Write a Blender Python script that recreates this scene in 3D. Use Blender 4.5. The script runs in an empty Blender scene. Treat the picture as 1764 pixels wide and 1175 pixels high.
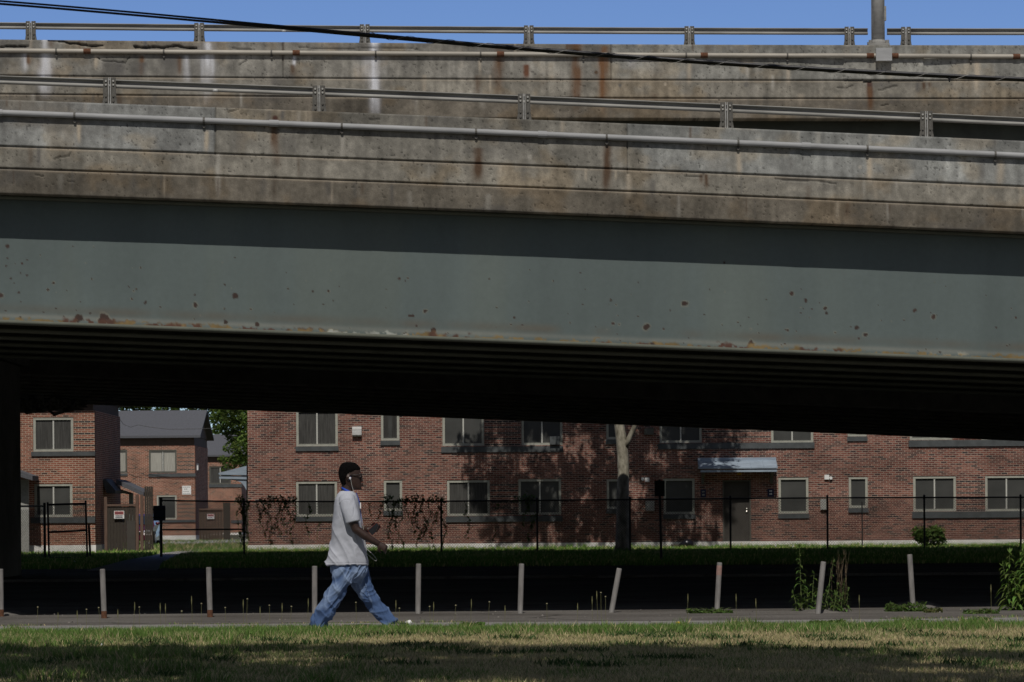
import bpy, bmesh, math, random
import numpy as np
from mathutils import Matrix, Vector

random.seed(7)
R = np.random.default_rng(11)
sc = bpy.context.scene
COL = sc.collection

# ------------------------------------------------------------------ camera, sky, sun, exposure
F = 6600.0          # focal length in photo pixels
CX, CY = 882.0, 885.0   # principal point (horizon) in photo pixels
H = 1.25            # camera height
ROLL = 0.0075
cam = bpy.data.cameras.new('camera'); camo = bpy.data.objects.new('camera', cam); COL.objects.link(camo)
cam.sensor_width = 36.0; cam.lens = F / 1764 * 36
cam.shift_y = (CY - 587.5) / 1764
cam.clip_start = 0.5; cam.clip_end = 4000
cam.dof.use_dof = True; cam.dof.focus_distance = 43.5; cam.dof.aperture_fstop = 16
camo.matrix_world = Matrix.Translation((0, 0, H)) @ Matrix.Rotation(math.pi/2, 4, 'X') @ Matrix.Rotation(-ROLL, 4, 'Z')
sc.camera = camo

ELEV, AZ = 52.0, 2.0   # sun behind the camera, a little to its left
w = bpy.data.worlds.new('World'); sc.world = w; w.use_nodes = True
nt = w.node_tree; nt.nodes.clear()
wo = nt.nodes.new('ShaderNodeOutputWorld'); bg = nt.nodes.new('ShaderNodeBackground'); sk = nt.nodes.new('ShaderNodeTexSky')
sk.sky_type = 'NISHITA'; sk.sun_disc = False
sk.sun_elevation = math.radians(ELEV); sk.sun_rotation = math.radians(180 + AZ)
sk.altitude = 1500; sk.air_density = 0.8; sk.dust_density = 0.0; sk.ozone_density = 5.0
bg.inputs['Strength'].default_value = 0.082
hs = nt.nodes.new('ShaderNodeHueSaturation'); hs.inputs['Saturation'].default_value = 1.10; hs.inputs['Hue'].default_value = .513
# the sky is deep blue to the north and hazier, whiter towards the sun
tcw = nt.nodes.new('ShaderNodeTexCoord'); sxw = nt.nodes.new('ShaderNodeSeparateXYZ'); nt.links.new(tcw.outputs['Generated'], sxw.inputs[0])
for key, n0, s0 in (('Saturation', 1.10, .42), ('Value', 1.0, .62)):
    mrw = nt.nodes.new('ShaderNodeMapRange'); mrw.inputs['From Min'].default_value = .55; mrw.inputs['From Max'].default_value = -.1
    mrw.inputs['To Min'].default_value = n0; mrw.inputs['To Max'].default_value = s0
    nt.links.new(sxw.outputs[1], mrw.inputs['Value']); nt.links.new(mrw.outputs[0], hs.inputs[key])
nt.links.new(sk.outputs[0], hs.inputs['Color']); nt.links.new(hs.outputs[0], bg.inputs[0]); nt.links.new(bg.outputs[0], wo.inputs[0])
sl = bpy.data.lights.new('sun', 'SUN'); so = bpy.data.objects.new('sun', sl); COL.objects.link(so)
sl.energy = 2.8; sl.angle = math.radians(0.53); sl.color = (1.0, 0.95, 0.87)
e, a = math.radians(ELEV), math.radians(AZ)
so.rotation_euler = Vector((math.sin(a)*math.cos(e), math.cos(a)*math.cos(e), -math.sin(e))).to_track_quat('-Z', 'Y').to_euler()
so.location = (0, -20, 40)
sc.view_settings.view_transform = 'Standard'; sc.view_settings.look = 'None'
sc.view_settings.exposure = 0.0; sc.view_settings.gamma = 1.0
TAN = math.tan(e) / math.cos(a)

# ------------------------------------------------------------------ mapping between the photograph and the place
def U(px, py, Y):
    dx, dy = px - CX, CY - py
    return np.array([(dx + ROLL*dy) * Y / F, Y, H + (dy - ROLL*dx) * Y / F])
def G(px, py, z=0.0):
    dx, dy = px - CX, CY - py
    Y = (z - H) * F / (dy - ROLL*dx)
    return U(px, py, Y)
def PX(X, Y, Z):
    u = X*F/Y; v = (Z-H)*F/Y
    return CX + u - ROLL*v, CY - (v + ROLL*u)

# ------------------------------------------------------------------ noise
_T = [np.random.default_rng(100+i).random((256, 256)) for i in range(8)]
def vn(x, y, s=0):
    T = _T[s % 8]; x = np.asarray(x, float) + 37.3*s; y = np.asarray(y, float) + 11.7*s
    xi = np.floor(x).astype(int); yi = np.floor(y).astype(int)
    fx = x-xi; fy = y-yi; fx = fx*fx*(3-2*fx); fy = fy*fy*(3-2*fy)
    x0 = xi % 256; x1 = (xi+1) % 256; y0 = yi % 256; y1 = (yi+1) % 256
    return (T[x0, y0]*(1-fx)*(1-fy) + T[x1, y0]*fx*(1-fy) + T[x0, y1]*(1-fx)*fy + T[x1, y1]*fx*fy)
def fbm(x, y, s=0, o=4):
    t = 0; amp = .5; n = 0
    for i in range(o):
        t = t + amp*vn(x*2**i, y*2**i, s+i); n += amp; amp *= .5
    return t/n
def sstep(a, b, x):
    t = np.clip((x-a)/(b-a), 0, 1); return t*t*(3-2*t)

# ------------------------------------------------------------------ materials
def newmat(name):
    m = bpy.data.materials.new(name); m.use_nodes = True
    return m, m.node_tree, m.node_tree.nodes['Principled BSDF']
def ln(t, a, b): t.links.new(a, b)
def mat(name, col, rough=.8, metal=0, var=.25, scale=8, bump=.0, spec=.3, stretch=(1, 1, 1), dark=None, transl=0):
    m, t, b = newmat(name); N = t.nodes
    tc = N.new('ShaderNodeTexCoord'); mp = N.new('ShaderNodeMapping'); mp.inputs['Scale'].default_value = stretch
    ln(t, tc.outputs['Object'], mp.inputs['Vector'])
    nz = N.new('ShaderNodeTexNoise'); nz.inputs['Scale'].default_value = scale; nz.inputs['Detail'].default_value = 6
    nz.inputs['Roughness'].default_value = .65
    ln(t, mp.outputs[0], nz.inputs['Vector'])
    mx = N.new('ShaderNodeMix'); mx.data_type = 'RGBA'
    c2 = dark if dark else tuple(c*(1-var) for c in col)
    c1 = tuple(min(1, c*(1+var)) for c in col) if not dark else col
    mx.inputs['A'].default_value = (*c2, 1); mx.inputs['B'].default_value = (*c1, 1)
    rp = N.new('ShaderNodeMapRange'); rp.inputs['From Min'].default_value = .3; rp.inputs['From Max'].default_value = .7
    ln(t, nz.outputs[0], rp.inputs['Value']); ln(t, rp.outputs[0], mx.inputs['Factor'])
    ln(t, mx.outputs['Result'], b.inputs['Base Color'])
    b.inputs['Roughness'].default_value = rough; b.inputs['Metallic'].default_value = metal
    b.inputs['Specular IOR Level'].default_value = spec
    if bump:
        bp = N.new('ShaderNodeBump'); bp.inputs['Strength'].default_value = bump; bp.inputs['Distance'].default_value = .02
        ln(t, nz.outputs[0], bp.inputs['Height']); ln(t, bp.outputs[0], b.inputs['Normal'])
    if transl: add_transl(t, b, mx.outputs['Result'], transl)
    return m
def add_transl(t, b, colsock, f):
    N = t.nodes; tr = N.new('ShaderNodeBsdfTranslucent'); ln(t, colsock, tr.inputs['Color'])
    ms = N.new('ShaderNodeMixShader'); ms.inputs[0].default_value = f
    ln(t, b.outputs[0], ms.inputs[1]); ln(t, tr.outputs[0], ms.inputs[2])
    ln(t, ms.outputs[0], N['Material Output'].inputs['Surface'])
def amat(name, rough=.9, fine=60, famt=.25, bump=.15, bdist=.01, spec=.25, transl=0, stretch=(1, 1, 1)):
    """material whose base colour is the mesh's own 'col' attribute, broken up by fine noise"""
    m, t, b = newmat(name); N = t.nodes
    at = N.new('ShaderNodeAttribute'); at.attribute_name = 'col'
    tc = N.new('ShaderNodeTexCoord'); mp = N.new('ShaderNodeMapping'); mp.inputs['Scale'].default_value = stretch
    ln(t, tc.outputs['Object'], mp.inputs['Vector'])
    nz = N.new('ShaderNodeTexNoise'); nz.inputs['Scale'].default_value = fine; nz.inputs['Detail'].default_value = 5
    nz.inputs['Roughness'].default_value = .7
    ln(t, mp.outputs[0], nz.inputs['Vector'])
    mr = N.new('ShaderNodeMapRange'); mr.inputs['From Min'].default_value = .3; mr.inputs['From Max'].default_value = .7
    mr.inputs['To Min'].default_value = 1-famt; mr.inputs['To Max'].default_value = 1+famt
    ln(t, nz.outputs[0], mr.inputs['Value'])
    mx = N.new('ShaderNodeMix'); mx.data_type = 'RGBA'; mx.blend_type = 'MULTIPLY'; mx.inputs['Factor'].default_value = 1
    ln(t, at.outputs['Color'], mx.inputs['A']); ln(t, mr.outputs[0], mx.inputs['B'])
    ln(t, mx.outputs['Result'], b.inputs['Base Color'])
    b.inputs['Roughness'].default_value = rough; b.inputs['Specular IOR Level'].default_value = spec
    if bump:
        bp = N.new('ShaderNodeBump'); bp.inputs['Strength'].default_value = bump; bp.inputs['Distance'].default_value = bdist
        ln(t, nz.outputs[0], bp.inputs['Height']); ln(t, bp.outputs[0], b.inputs['Normal'])
    if transl: add_transl(t, b, mx.outputs['Result'], transl)
    return m
def brickmat(name, ramp, mortar, band=False, dirt=.35):
    m, t, b = newmat(name); N = t.nodes
    uv = N.new('ShaderNodeUVMap'); uv.uv_map = 'UVMap'
    br = N.new('ShaderNodeTexBrick')
    for k, v in (('Scale', 1), ('Brick Width', .213), ('Row Height', .0677), ('Mortar Size', .0085), ('Mortar Smooth', .1), ('Bias', 0)):
        br.inputs[k].default_value = v
    br.inputs['Color1'].default_value = (0, 0, 0, 1); br.inputs['Color2'].default_value = (1, 1, 1, 1); br.inputs['Mortar'].default_value = (.5, .5, .5, 1)
    ln(t, uv.outputs[0], br.inputs['Vector'])
    cr = N.new('ShaderNodeValToRGB'); cr.color_ramp.interpolation = 'LINEAR'
    els = cr.color_ramp.elements
    while len(els) < len(ramp): els.new(.5)
    for el, (p, c) in zip(els, ramp): el.position = p; el.color = (*c, 1)
    ln(t, br.outputs['Color'], cr.inputs[0])
    src = cr.outputs[0]
    if band:   # every third course laid in near-black headers
        sp = N.new('ShaderNodeSeparateXYZ'); ln(t, uv.outputs[0], sp.inputs[0])
        d = N.new('ShaderNodeMath'); d.operation = 'DIVIDE'; d.inputs[1].default_value = .0677*3; ln(t, sp.outputs[1], d.inputs[0])
        fr = N.new('ShaderNodeMath'); fr.operation = 'FRACT'; ln(t, d.outputs[0], fr.inputs[0])
        lt = N.new('ShaderNodeMath'); lt.operation = 'LESS_THAN'; lt.inputs[1].default_value = .333; ln(t, fr.outputs[0], lt.inputs[0])
        mb = N.new('ShaderNodeMix'); mb.data_type = 'RGBA'; mb.inputs['B'].default_value = (.03, .028, .03, 1)
        ln(t, lt.outputs[0], mb.inputs['Factor']); ln(t, src, mb.inputs['A']); src = mb.outputs['Result']
    nz = N.new('ShaderNodeTexNoise'); nz.inputs['Scale'].default_value = .9; nz.inputs['Detail'].default_value = 8; nz.inputs['Roughness'].default_value = .6
    ln(t, uv.outputs[0], nz.inputs['Vector'])
    mr = N.new('ShaderNodeMapRange'); mr.inputs['From Min'].default_value = .32; mr.inputs['From Max'].default_value = .68
    mr.inputs['To Min'].default_value = 1-dirt; mr.inputs['To Max'].default_value = 1+dirt*.8
    ln(t, nz.outputs[0], mr.inputs['Value'])
    mm = N.new('ShaderNodeMix'); mm.data_type = 'RGBA'; mm.inputs['B'].default_value = (*mortar, 1)
    ln(t, br.outputs['Fac'], mm.inputs['Factor']); ln(t, src, mm.inputs['A'])
    mu = N.new('ShaderNodeMix'); mu.data_type = 'RGBA'; mu.blend_type = 'MULTIPLY'; mu.inputs['Factor'].default_value = 1
    ln(t, mm.outputs['Result'], mu.inputs['A']); ln(t, mr.outputs[0], mu.inputs['B'])
    ln(t, mu.outputs['Result'], b.inputs['Base Color'])
    b.inputs['Roughness'].default_value = .9; b.inputs['Specular IOR Level'].default_value = .2
    bp = N.new('ShaderNodeBump'); bp.inputs['Strength'].default_value = .6; bp.inputs['Distance'].default_value = .006; bp.invert = True
    ln(t, br.outputs['Fac'], bp.inputs['Height']); ln(t, bp.outputs[0], b.inputs['Normal'])
    return m

RAMP = [(0, (.032, .026, .028)), (.10, (.075, .036, .032)), (.4, (.14, .051, .040)), (.7, (.185, .070, .052)), (1, (.24, .105, .078))]
RAMP2 = [(0, (.06, .035, .03)), (.10, (.15, .06, .04)), (.5, (.225, .08, .05)), (1, (.29, .115, .075))]
M = dict(
    brick=brickmat('red_brick', RAMP, (.36, .285, .235)),
    brick_band=brickmat('banded_brick', RAMP, (.36, .285, .235), band=True),
    brick2=brickmat('orange_brick', RAMP2, (.45, .36, .28), dirt=.22),
    brick2_band=brickmat('orange_banded_brick', RAMP2, (.45, .36, .28), band=True, dirt=.22),
    concrete=amat('weathered_concrete', rough=.92, fine=75, famt=.22, bump=.35, bdist=.006),
    steel_paint=amat('grey_green_steel_paint', rough=.62, fine=14, famt=.05, bump=.05, bdist=.004, spec=.3),
    dark_steel=mat('olive_painted_steel', (.105, .112, .09), .75, var=.2, scale=3),
    far_steel=mat('weathered_brown_steel', (.17, .155, .13), .8, var=.3, scale=3),
    plain_concrete=mat('grey_concrete', (.28, .26, .23), .92, var=.25, scale=2.5, bump=.2),
    pier_concrete=mat('stained_pier_concrete', (.20, .19, .17), .92, var=.3, scale=1.2, bump=.2),
    found=mat('pale_foundation', (.74, .73, .70), .9, var=.18, scale=3),
    post_steel=mat('shade_darkened_post_steel', (.115, .11, .10), .7, metal=.2, var=.35, scale=25),  # plate colour darkened to stand in for shade on the tilted plates
    galv=mat('galvanised_steel', (.47, .47, .46), .55, metal=.15, var=.25, scale=14, stretch=(.3, 1, 1)),
    rail=mat('dull_aluminium', (.25, .245, .23), .6, metal=.1, var=.3, scale=10, stretch=(.15, 1, 1), bump=.05),
    conduit=mat('grey_conduit', (.31, .315, .32), .6, metal=.0, var=.18, scale=9, stretch=(.2, 1, 1)),
    conduit2=mat('tan_weathered_conduit', (.36, .335, .29), .6, metal=.1, var=.22, scale=6, stretch=(.2, 1, 1)),
    rust=mat('rust', (.11, .05, .028), .95, var=.5, scale=30),
    bolt=mat('bright_bolt', (.55, .54, .50), .4, metal=.5, var=.2, scale=30),
    clampm=mat('dark_clamp', (.12, .115, .105), .7, metal=.4, var=.3, scale=30),
    cable=mat('black_cable', (.018, .018, .022), .45, var=.3, scale=20, spec=.5),
    blackpaint=mat('black_paint', (.018, .019, .02), .6, var=.3, scale=12),
    asphalt=None, frame=mat('grey_green_frame', (.36, .36, .31), .7, var=.14, scale=5),
    frame_dark=mat('dark_bronze_frame', (.10, .10, .085), .7, var=.14, scale=5),
    mullion=mat('pale_mullion', (.5, .5, .46), .6, var=.1, scale=5),
    slate=mat('slate_sill', (.075, .082, .085), .8, var=.25, scale=4),
    door=mat('dark_door_paint', (.06, .054, .047), .7, var=.15, scale=3),
    steelk=mat('door_knob_metal', (.7, .68, .62), .3, metal=.8, var=.1, scale=20),
    bluemetal=mat('pale_blue_metal', (.29, .35, .42), .55, metal=.1, var=.2, scale=5, stretch=(.4, 1, 2)),
    shingle=mat('grey_shingles', (.10, .103, .115), .95, var=.28, scale=14, bump=.3, stretch=(1, 2, 3)),
    white=mat('white_plastic', (.75, .75, .74), .6, var=.06, scale=8),
    greybox=mat('grey_utility_box', (.33, .33, .31), .6, var=.2, scale=12),
    wood=mat('dark_stained_wood', (.05, .042, .034), .9, var=.4, scale=10, stretch=(6, 6, .6)),
    wood_post=mat('brown_post_wood', (.13, .085, .065), .9, var=.25, scale=6, stretch=(4, 4, .6)),  # lighter brown wood of the posts and top rails
    teal=mat('pale_teal_paint', (.33, .42, .40), .7, var=.12, scale=5),
    siding=mat('brown_siding', (.085, .06, .045), .85, var=.2, scale=4),
    bark=mat('mottled_pale_bark', (.44, .41, .33), .9, var=.3, scale=6, bump=.5, dark=(.09, .078, .055), stretch=(1, 1, .45)),
    barkd=mat('dark_bark', (.10, .08, .06), .95, var=.4, scale=9, bump=.4),
    leaf=amat('leaves', rough=.6, fine=3, famt=.25, bump=0, transl=.42),
    grass=amat('grass_blades', rough=.7, fine=2, famt=.12, bump=0, transl=.25),
    stem=mat('green_stem', (.10, .13, .045), .8, var=.3, scale=20),
    dry=mat('dry_stalk', (.17, .125, .08), .9, var=.3, scale=20),
    skin=mat('dark_brown_skin', (.036, .0185, .0135), .5, var=.15, scale=18, spec=.45),
    hair=mat('black_hair', (.006, .0055, .0055), 1.0, var=.4, scale=120, bump=.7, spec=.03),
    shirt=amat('light_grey_jersey', rough=.95, fine=160, famt=.03, bump=.04, bdist=.002),
    denim=amat('faded_blue_denim', rough=.95, fine=180, famt=.16, bump=.15, bdist=.002),
    blueband=mat('blue_ribbon', (.02, .07, .42), .7, var=.1, scale=20),
    black=mat('black_plastic', (.012, .012, .014), .35, var=.2, scale=20, spec=.5),
    shoe=mat('dark_shoe_leather', (.02, .02, .024), .5, var=.3, scale=30),
    redcase=mat('red_case', (.30, .03, .015), .5, var=.1, scale=20),
    carpaint=mat('maroon_car_paint', (.075, .012, .022), .25, var=.1, scale=2, spec=.6),
    rubber=mat('tyre_rubber', (.02, .02, .02), .9, var=.2, scale=20),
    red=mat('sign_red', (.36, .10, .09), .6, var=.1, scale=20),
    navy=mat('sign_navy', (.02, .025, .06), .5, var=.1, scale=20),
    amber=mat('amber_lamp_cover', (.5, .28, .02), .4, var=.1, scale=20),
    bag=mat('black_bag_plastic', (.012, .012, .016), .3, var=.2, scale=9, bump=.5, spec=.6),
    litter=mat('white_paper', (.75, .75, .74), .8, var=.1, scale=20),
    yellow=mat('yellow_petals', (.55, .36, .03), .7, var=.1, scale=30),
    curtain=mat('pale_curtain', (.36, .35, .31), .95, var=.25, scale=5, stretch=(9, 9, .4)),
)
def paintglass(name, col, rough):
    m, t, b = newmat(name); N = t.nodes
    tc = N.new('ShaderNodeTexCoord'); nz = N.new('ShaderNodeTexNoise'); nz.inputs['Scale'].default_value = 1.3; nz.inputs['Detail'].default_value = 3
    ln(t, tc.outputs['Object'], nz.inputs['Vector'])
    mx = N.new('ShaderNodeMix'); mx.data_type = 'RGBA'; mx.inputs['A'].default_value = (*[c*.5 for c in col], 1); mx.inputs['B'].default_value = (*[c*1.7 for c in col], 1)
    ln(t, nz.outputs[0], mx.inputs['Factor']); ln(t, mx.outputs['Result'], b.inputs['Base Color'])
    b.inputs['Roughness'].default_value = rough; b.inputs['Specular IOR Level'].default_value = .35
    return m
M['screen'] = paintglass('insect_screen', (.052, .053, .05), .45)
M['carglass'] = paintglass('windscreen_glass', (.02, .03, .045), .08)
M['lampglass'] = paintglass('headlight_glass', (.5, .5, .55), .15)

# asphalt
def asphalt():
    m, t, b = newmat('old_asphalt'); N = t.nodes
    tc = N.new('ShaderNodeTexCoord')
    n1 = N.new('ShaderNodeTexNoise'); n1.inputs['Scale'].default_value = .5; n1.inputs['Detail'].default_value = 6
    n2 = N.new('ShaderNodeTexNoise'); n2.inputs['Scale'].default_value = 22; n2.inputs['Detail'].default_value = 5; n2.inputs['Roughness'].default_value = .75
    vo = N.new('ShaderNodeTexVoronoi'); vo.feature = 'DISTANCE_TO_EDGE'; vo.inputs['Scale'].default_value = .55
    mp = N.new('ShaderNodeMapping'); mp.inputs['Scale'].default_value = (.5, 1.4, 1)
    dn = N.new('ShaderNodeTexNoise'); dn.inputs['Scale'].default_value = 2; dn.inputs['Detail'].default_value = 4
    add = N.new('ShaderNodeMix'); add.data_type = 'RGBA'; add.inputs['Factor'].default_value = .25
    ln(t, tc.outputs['Object'], n1.inputs['Vector']); ln(t, tc.outputs['Object'], n2.inputs['Vector']); ln(t, tc.outputs['Object'], dn.inputs['Vector'])
    ln(t, tc.outputs['Object'], add.inputs['A']); ln(t, dn.outputs['Color'], add.inputs['B'])
    ln(t, add.outputs['Result'], mp.inputs['Vector']); ln(t, mp.outputs[0], vo.inputs['Vector'])
    cr = N.new('ShaderNodeMapRange'); cr.inputs['From Max'].default_value = .02; cr.inputs['To Min'].default_value = .45
    ln(t, vo.outputs['Distance'], cr.inputs['Value'])
    mx = N.new('ShaderNodeMix'); mx.data_type = 'RGBA'; mx.inputs['A'].default_value = (.085, .077, .070, 1); mx.inputs['B'].default_value = (.155, .145, .135, 1)
    mr = N.new('ShaderNodeMapRange'); mr.inputs['From Min'].default_value = .3; mr.inputs['From Max'].default_value = .7
    ln(t, n1.outputs[0], mr.inputs['Value']); ln(t, mr.outputs[0], mx.inputs['Factor'])
    m2 = N.new('ShaderNodeMapRange'); m2.inputs['From Min'].default_value = .3; m2.inputs['From Max'].default_value = .7; m2.inputs['To Min'].default_value = .65; m2.inputs['To Max'].default_value = 1.4
    ln(t, n2.outputs[0], m2.inputs['Value'])
    mu = N.new('ShaderNodeMix'); mu.data_type = 'RGBA'; mu.blend_type = 'MULTIPLY'; mu.inputs['Factor'].default_value = 1
    ln(t, mx.outputs['Result'], mu.inputs['A']); ln(t, m2.outputs[0], mu.inputs['B'])
    mv = N.new('ShaderNodeMix'); mv.data_type = 'RGBA'; mv.blend_type = 'MULTIPLY'; mv.inputs['Factor'].default_value = 1
    ln(t, mu.outputs['Result'], mv.inputs['A']); ln(t, cr.outputs[0], mv.inputs['B'])
    ln(t, mv.outputs['Result'], b.inputs['Base Color']); b.inputs['Roughness'].default_value = .95; b.inputs['Specular IOR Level'].default_value = .15
    bp = N.new('ShaderNodeBump'); bp.inputs['Strength'].default_value = .5; bp.inputs['Distance'].default_value = .015
    ln(t, n2.outputs[0], bp.inputs['Height']); ln(t, bp.outputs[0], b.inputs['Normal'])
    return m
M['asphalt'] = asphalt()
M['soil'] = mat('dry_turf_soil', (.085, .078, .04), .98, var=.4, scale=1.5, bump=.3)
M['sidewalk'] = mat('worn_grey_pavement', (.225, .216, .205), .95, var=.38, scale=6, bump=.35)
M['path'] = mat('worn_concrete_path', (.34, .33, .315), .95, var=.3, scale=2, bump=.2)

# ------------------------------------------------------------------ object helpers
LOC = {}
def thing(name, label, cat, loc=(0, 0, 0), group=None, rot=None):
    o = bpy.data.objects.new(name, None); COL.objects.link(o); o.location = loc; o.empty_display_size = .2
    if rot: o.rotation_euler = rot
    o['label'] = label; o['category'] = cat
    if group: o['group'] = group
    LOC[o.name] = np.array(loc, float); return o
def tag(o, label, cat, group=None):
    o['label'] = label; o['category'] = cat
    if group: o['group'] = group
    return o
def link_mesh(name, me, m, parent=None, smooth=False):
    o = bpy.data.objects.new(name, me); COL.objects.link(o)
    for mm in (m if isinstance(m, (list, tuple)) else [m]): me.materials.append(mm)
    if parent is not None:
        o.parent = parent
    if smooth:
        me.polygons.foreach_set('use_smooth', np.ones(len(me.polygons), bool))
    LOC[o.name] = LOC.get(parent.name, np.zeros(3)) if parent is not None else np.zeros(3)
    return o
def raw_mesh(name, V, quads=None, tris=None, col=None):
    """fast mesh from numpy arrays"""
    V = np.asarray(V, np.float32).reshape(-1, 3); me = bpy.data.meshes.new(name)
    q = np.zeros((0, 4), np.int32) if quads is None else np.asarray(quads, np.int32).reshape(-1, 4)
    t = np.zeros((0, 3), np.int32) if tris is None else np.asarray(tris, np.int32).reshape(-1, 3)
    me.vertices.add(len(V)); me.vertices.foreach_set('co', V.ravel())
    nl = q.size + t.size; me.loops.add(nl); me.loops.foreach_set('vertex_index', np.concatenate([q.ravel(), t.ravel()]))
    me.polygons.add(len(q)+len(t))
    st = np.concatenate([np.arange(len(q))*4, q.size + np.arange(len(t))*3]).astype(np.int32)
    me.polygons.foreach_set('loop_start', st)
    me.update(calc_edges=True)
    if col is not None: setcol(me, col)
    return me
def setcol(me, col):
    c = np.ones((len(me.vertices), 4), np.float32); c[:, :3] = np.asarray(col).reshape(-1, 3)
    at = me.attributes.new('col', 'FLOAT_COLOR', 'POINT'); at.data.foreach_set('color', c.ravel())
def gridquads(nu, nv, off=0):
    i = np.arange(nu-1)[:, None]; j = np.arange(nv-1)[None, :]; a0 = i*nv+j
    return (np.stack([a0, a0+nv, a0+nv+1, a0+1], -1).reshape(-1, 4) + off)

class MB:
    """collects shapes (world coordinates) into one mesh with box-projected UVs in metres"""
    def __init__(s): s.v = []; s.f = []
    def add(s, vs, fs):
        o = len(s.v); s.v += [tuple(float(c) for c in p) for p in vs]; s.f += [tuple(i+o for i in f) for f in fs]
    def box(s, x0, x1, y0, y1, z0, z1):
        s.add([(x0, y0, z0), (x1, y0, z0), (x1, y1, z0), (x0, y1, z0), (x0, y0, z1), (x1, y0, z1), (x1, y1, z1), (x0, y1, z1)],
              [(0, 3, 2, 1), (4, 5, 6, 7), (0, 1, 5, 4), (1, 2, 6, 5), (2, 3, 7, 6), (3, 0, 4, 7)])
    def prism(s, poly, axis, a0, a1):
        """poly: 2D points; axis 'x' -> (y,z) extruded in x; 'y' -> (x,z); 'z' -> (x,y)"""
        n = len(poly)
        f = {'x': lambda p, a: (a, p[0], p[1]), 'y': lambda p, a: (p[0], a, p[1]), 'z': lambda p, a: (p[0], p[1], a)}[axis]
        s.add([f(p, a0) for p in poly] + [f(p, a1) for p in poly],
              [tuple(range(n))[::-1], tuple(range(n, 2*n))] + [(i, (i+1) % n, n+(i+1) % n, n+i) for i in range(n)])
    def tube(s, pts, r, n=10, cap=True):
        pts = [np.array(p, float) for p in pts]; k = len(pts)
        rs = [r]*k if np.isscalar(r) else list(r)
        ring = []; up = None
        for i in range(k):
            t = pts[min(i+1, k-1)] - pts[max(i-1, 0)]; t /= np.linalg.norm(t)
            if up is None: up = np.array([0, 0, 1.]) if abs(t[2]) < .9 else np.array([1., 0, 0])
            a_ = np.cross(t, up); a_ /= np.linalg.norm(a_); b_ = np.cross(a_, t); up = b_
            ring += [pts[i] + rs[i]*(math.cos(q)*a_ + math.sin(q)*b_) for q in np.arange(n)*2*math.pi/n]
        fs = [(i*n+j, i*n+(j+1) % n, (i+1)*n+(j+1) % n, (i+1)*n+j) for i in range(k-1) for j in range(n)]
        if cap: fs += [tuple(range(n))[::-1], tuple(range((k-1)*n, k*n))]
        s.add(ring, fs)
    def ball(s, c, r, nu=10, nv=7):
        r = (r, r, r) if np.isscalar(r) else r
        vs = []
        for i in range(nv+1):
            th = math.pi*i/nv
            for j in range(nu):
                ph = 2*math.pi*j/nu
                vs.append((c[0]+r[0]*math.sin(th)*math.cos(ph), c[1]+r[1]*math.sin(th)*math.sin(ph), c[2]+r[2]*math.cos(th)))
        s.add(vs, [(i*nu+j, (i+1)*nu+j, (i+1)*nu+(j+1) % nu, i*nu+(j+1) % nu) for i in range(nv) for j in range(nu)])
    def build(s, name, m, parent=None, smooth=False, local=False, uv=True):
        off = np.zeros(3) if (parent is None or local) else LOC[parent.name]
        me = bpy.data.meshes.new(name); me.from_pydata([tuple(np.array(p)-off) for p in s.v], [], s.f)
        if uv:
            ul = me.uv_layers.new(name='UVMap')
            for p in me.polygons:
                n = p.normal; ax = max(range(3), key=lambda q: abs(n[q]))
                for li in p.loop_indices:
                    c = s.v[me.loops[li].vertex_index]
                    ul.data[li].uv = ((c[1], c[2]) if ax == 0 else (c[0], c[2]) if ax == 1 else (c[0], c[1]))
        me.validate(); bm = bmesh.new(); bm.from_mesh(me); bmesh.ops.recalc_face_normals(bm, faces=bm.faces); bm.to_mesh(me); bm.free()
        return link_mesh(name, me, m, parent, smooth)
def one(fn, name, m, parent=None, **k):
    b = MB(); fn(b); return b.build(name, m, parent, **k)
def bx(name, m, parent, *d, **k):
    b = MB(); b.box(*d); return b.build(name, m, parent, **k)
def structure(o): o['kind'] = 'structure'; return o
def stuff(o): o['kind'] = 'stuff'; return o
def copy_tree(o, parent=None):
    c = o.copy(); COL.objects.link(c)
    if parent is not None: c.parent = parent
    for ch in list(o.children): copy_tree(ch, c)
    return c

# ------------------------------------------------------------------ ground
structure(bx('ground', M['soil'], None, -900, 900, -60, 2500, -.6, 0))
Y_PAVE0, Y_PAVE1 = 40.0, 90.5
def strip(poly, z, name, m, th=.3):
    b = MB(); b.prism(poly, 'z', z-th, z); return structure(b.build(name, m))
nn = 60
xs = np.linspace(-60, 60, 241)
front = [(x, Y_PAVE0 + .35*(vn(x*1.3, 0, 2)-.5) + .15*(vn(x*5, 3, 1)-.5)) for x in xs]
back = [(x, Y_PAVE1 + .5*(vn(x*.7, 9, 3)-.5) - .075*x) for x in xs[::-1]]
strip(front + back, .006, 'parking_pavement', M['asphalt'])
one(lambda b: b.box(-60, 60, 73.6, 73.8, -.1, .06), 'kerb', M['asphalt']).__setitem__('kind', 'structure')
front2 = [(x, Y_PAVE0 - .1 + .3*(vn(x*1.3, 0, 2)-.5)) for x in xs]
back2 = [(x, 43.9 + .25*(vn(x*.9, 3, 3)-.5) + .12*(vn(x*6, 5, 1)-.5) + .02*x) for x in xs[::-1]]
strip(front2 + back2, .011, 'pavement_edge', M['sidewalk'])
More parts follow.
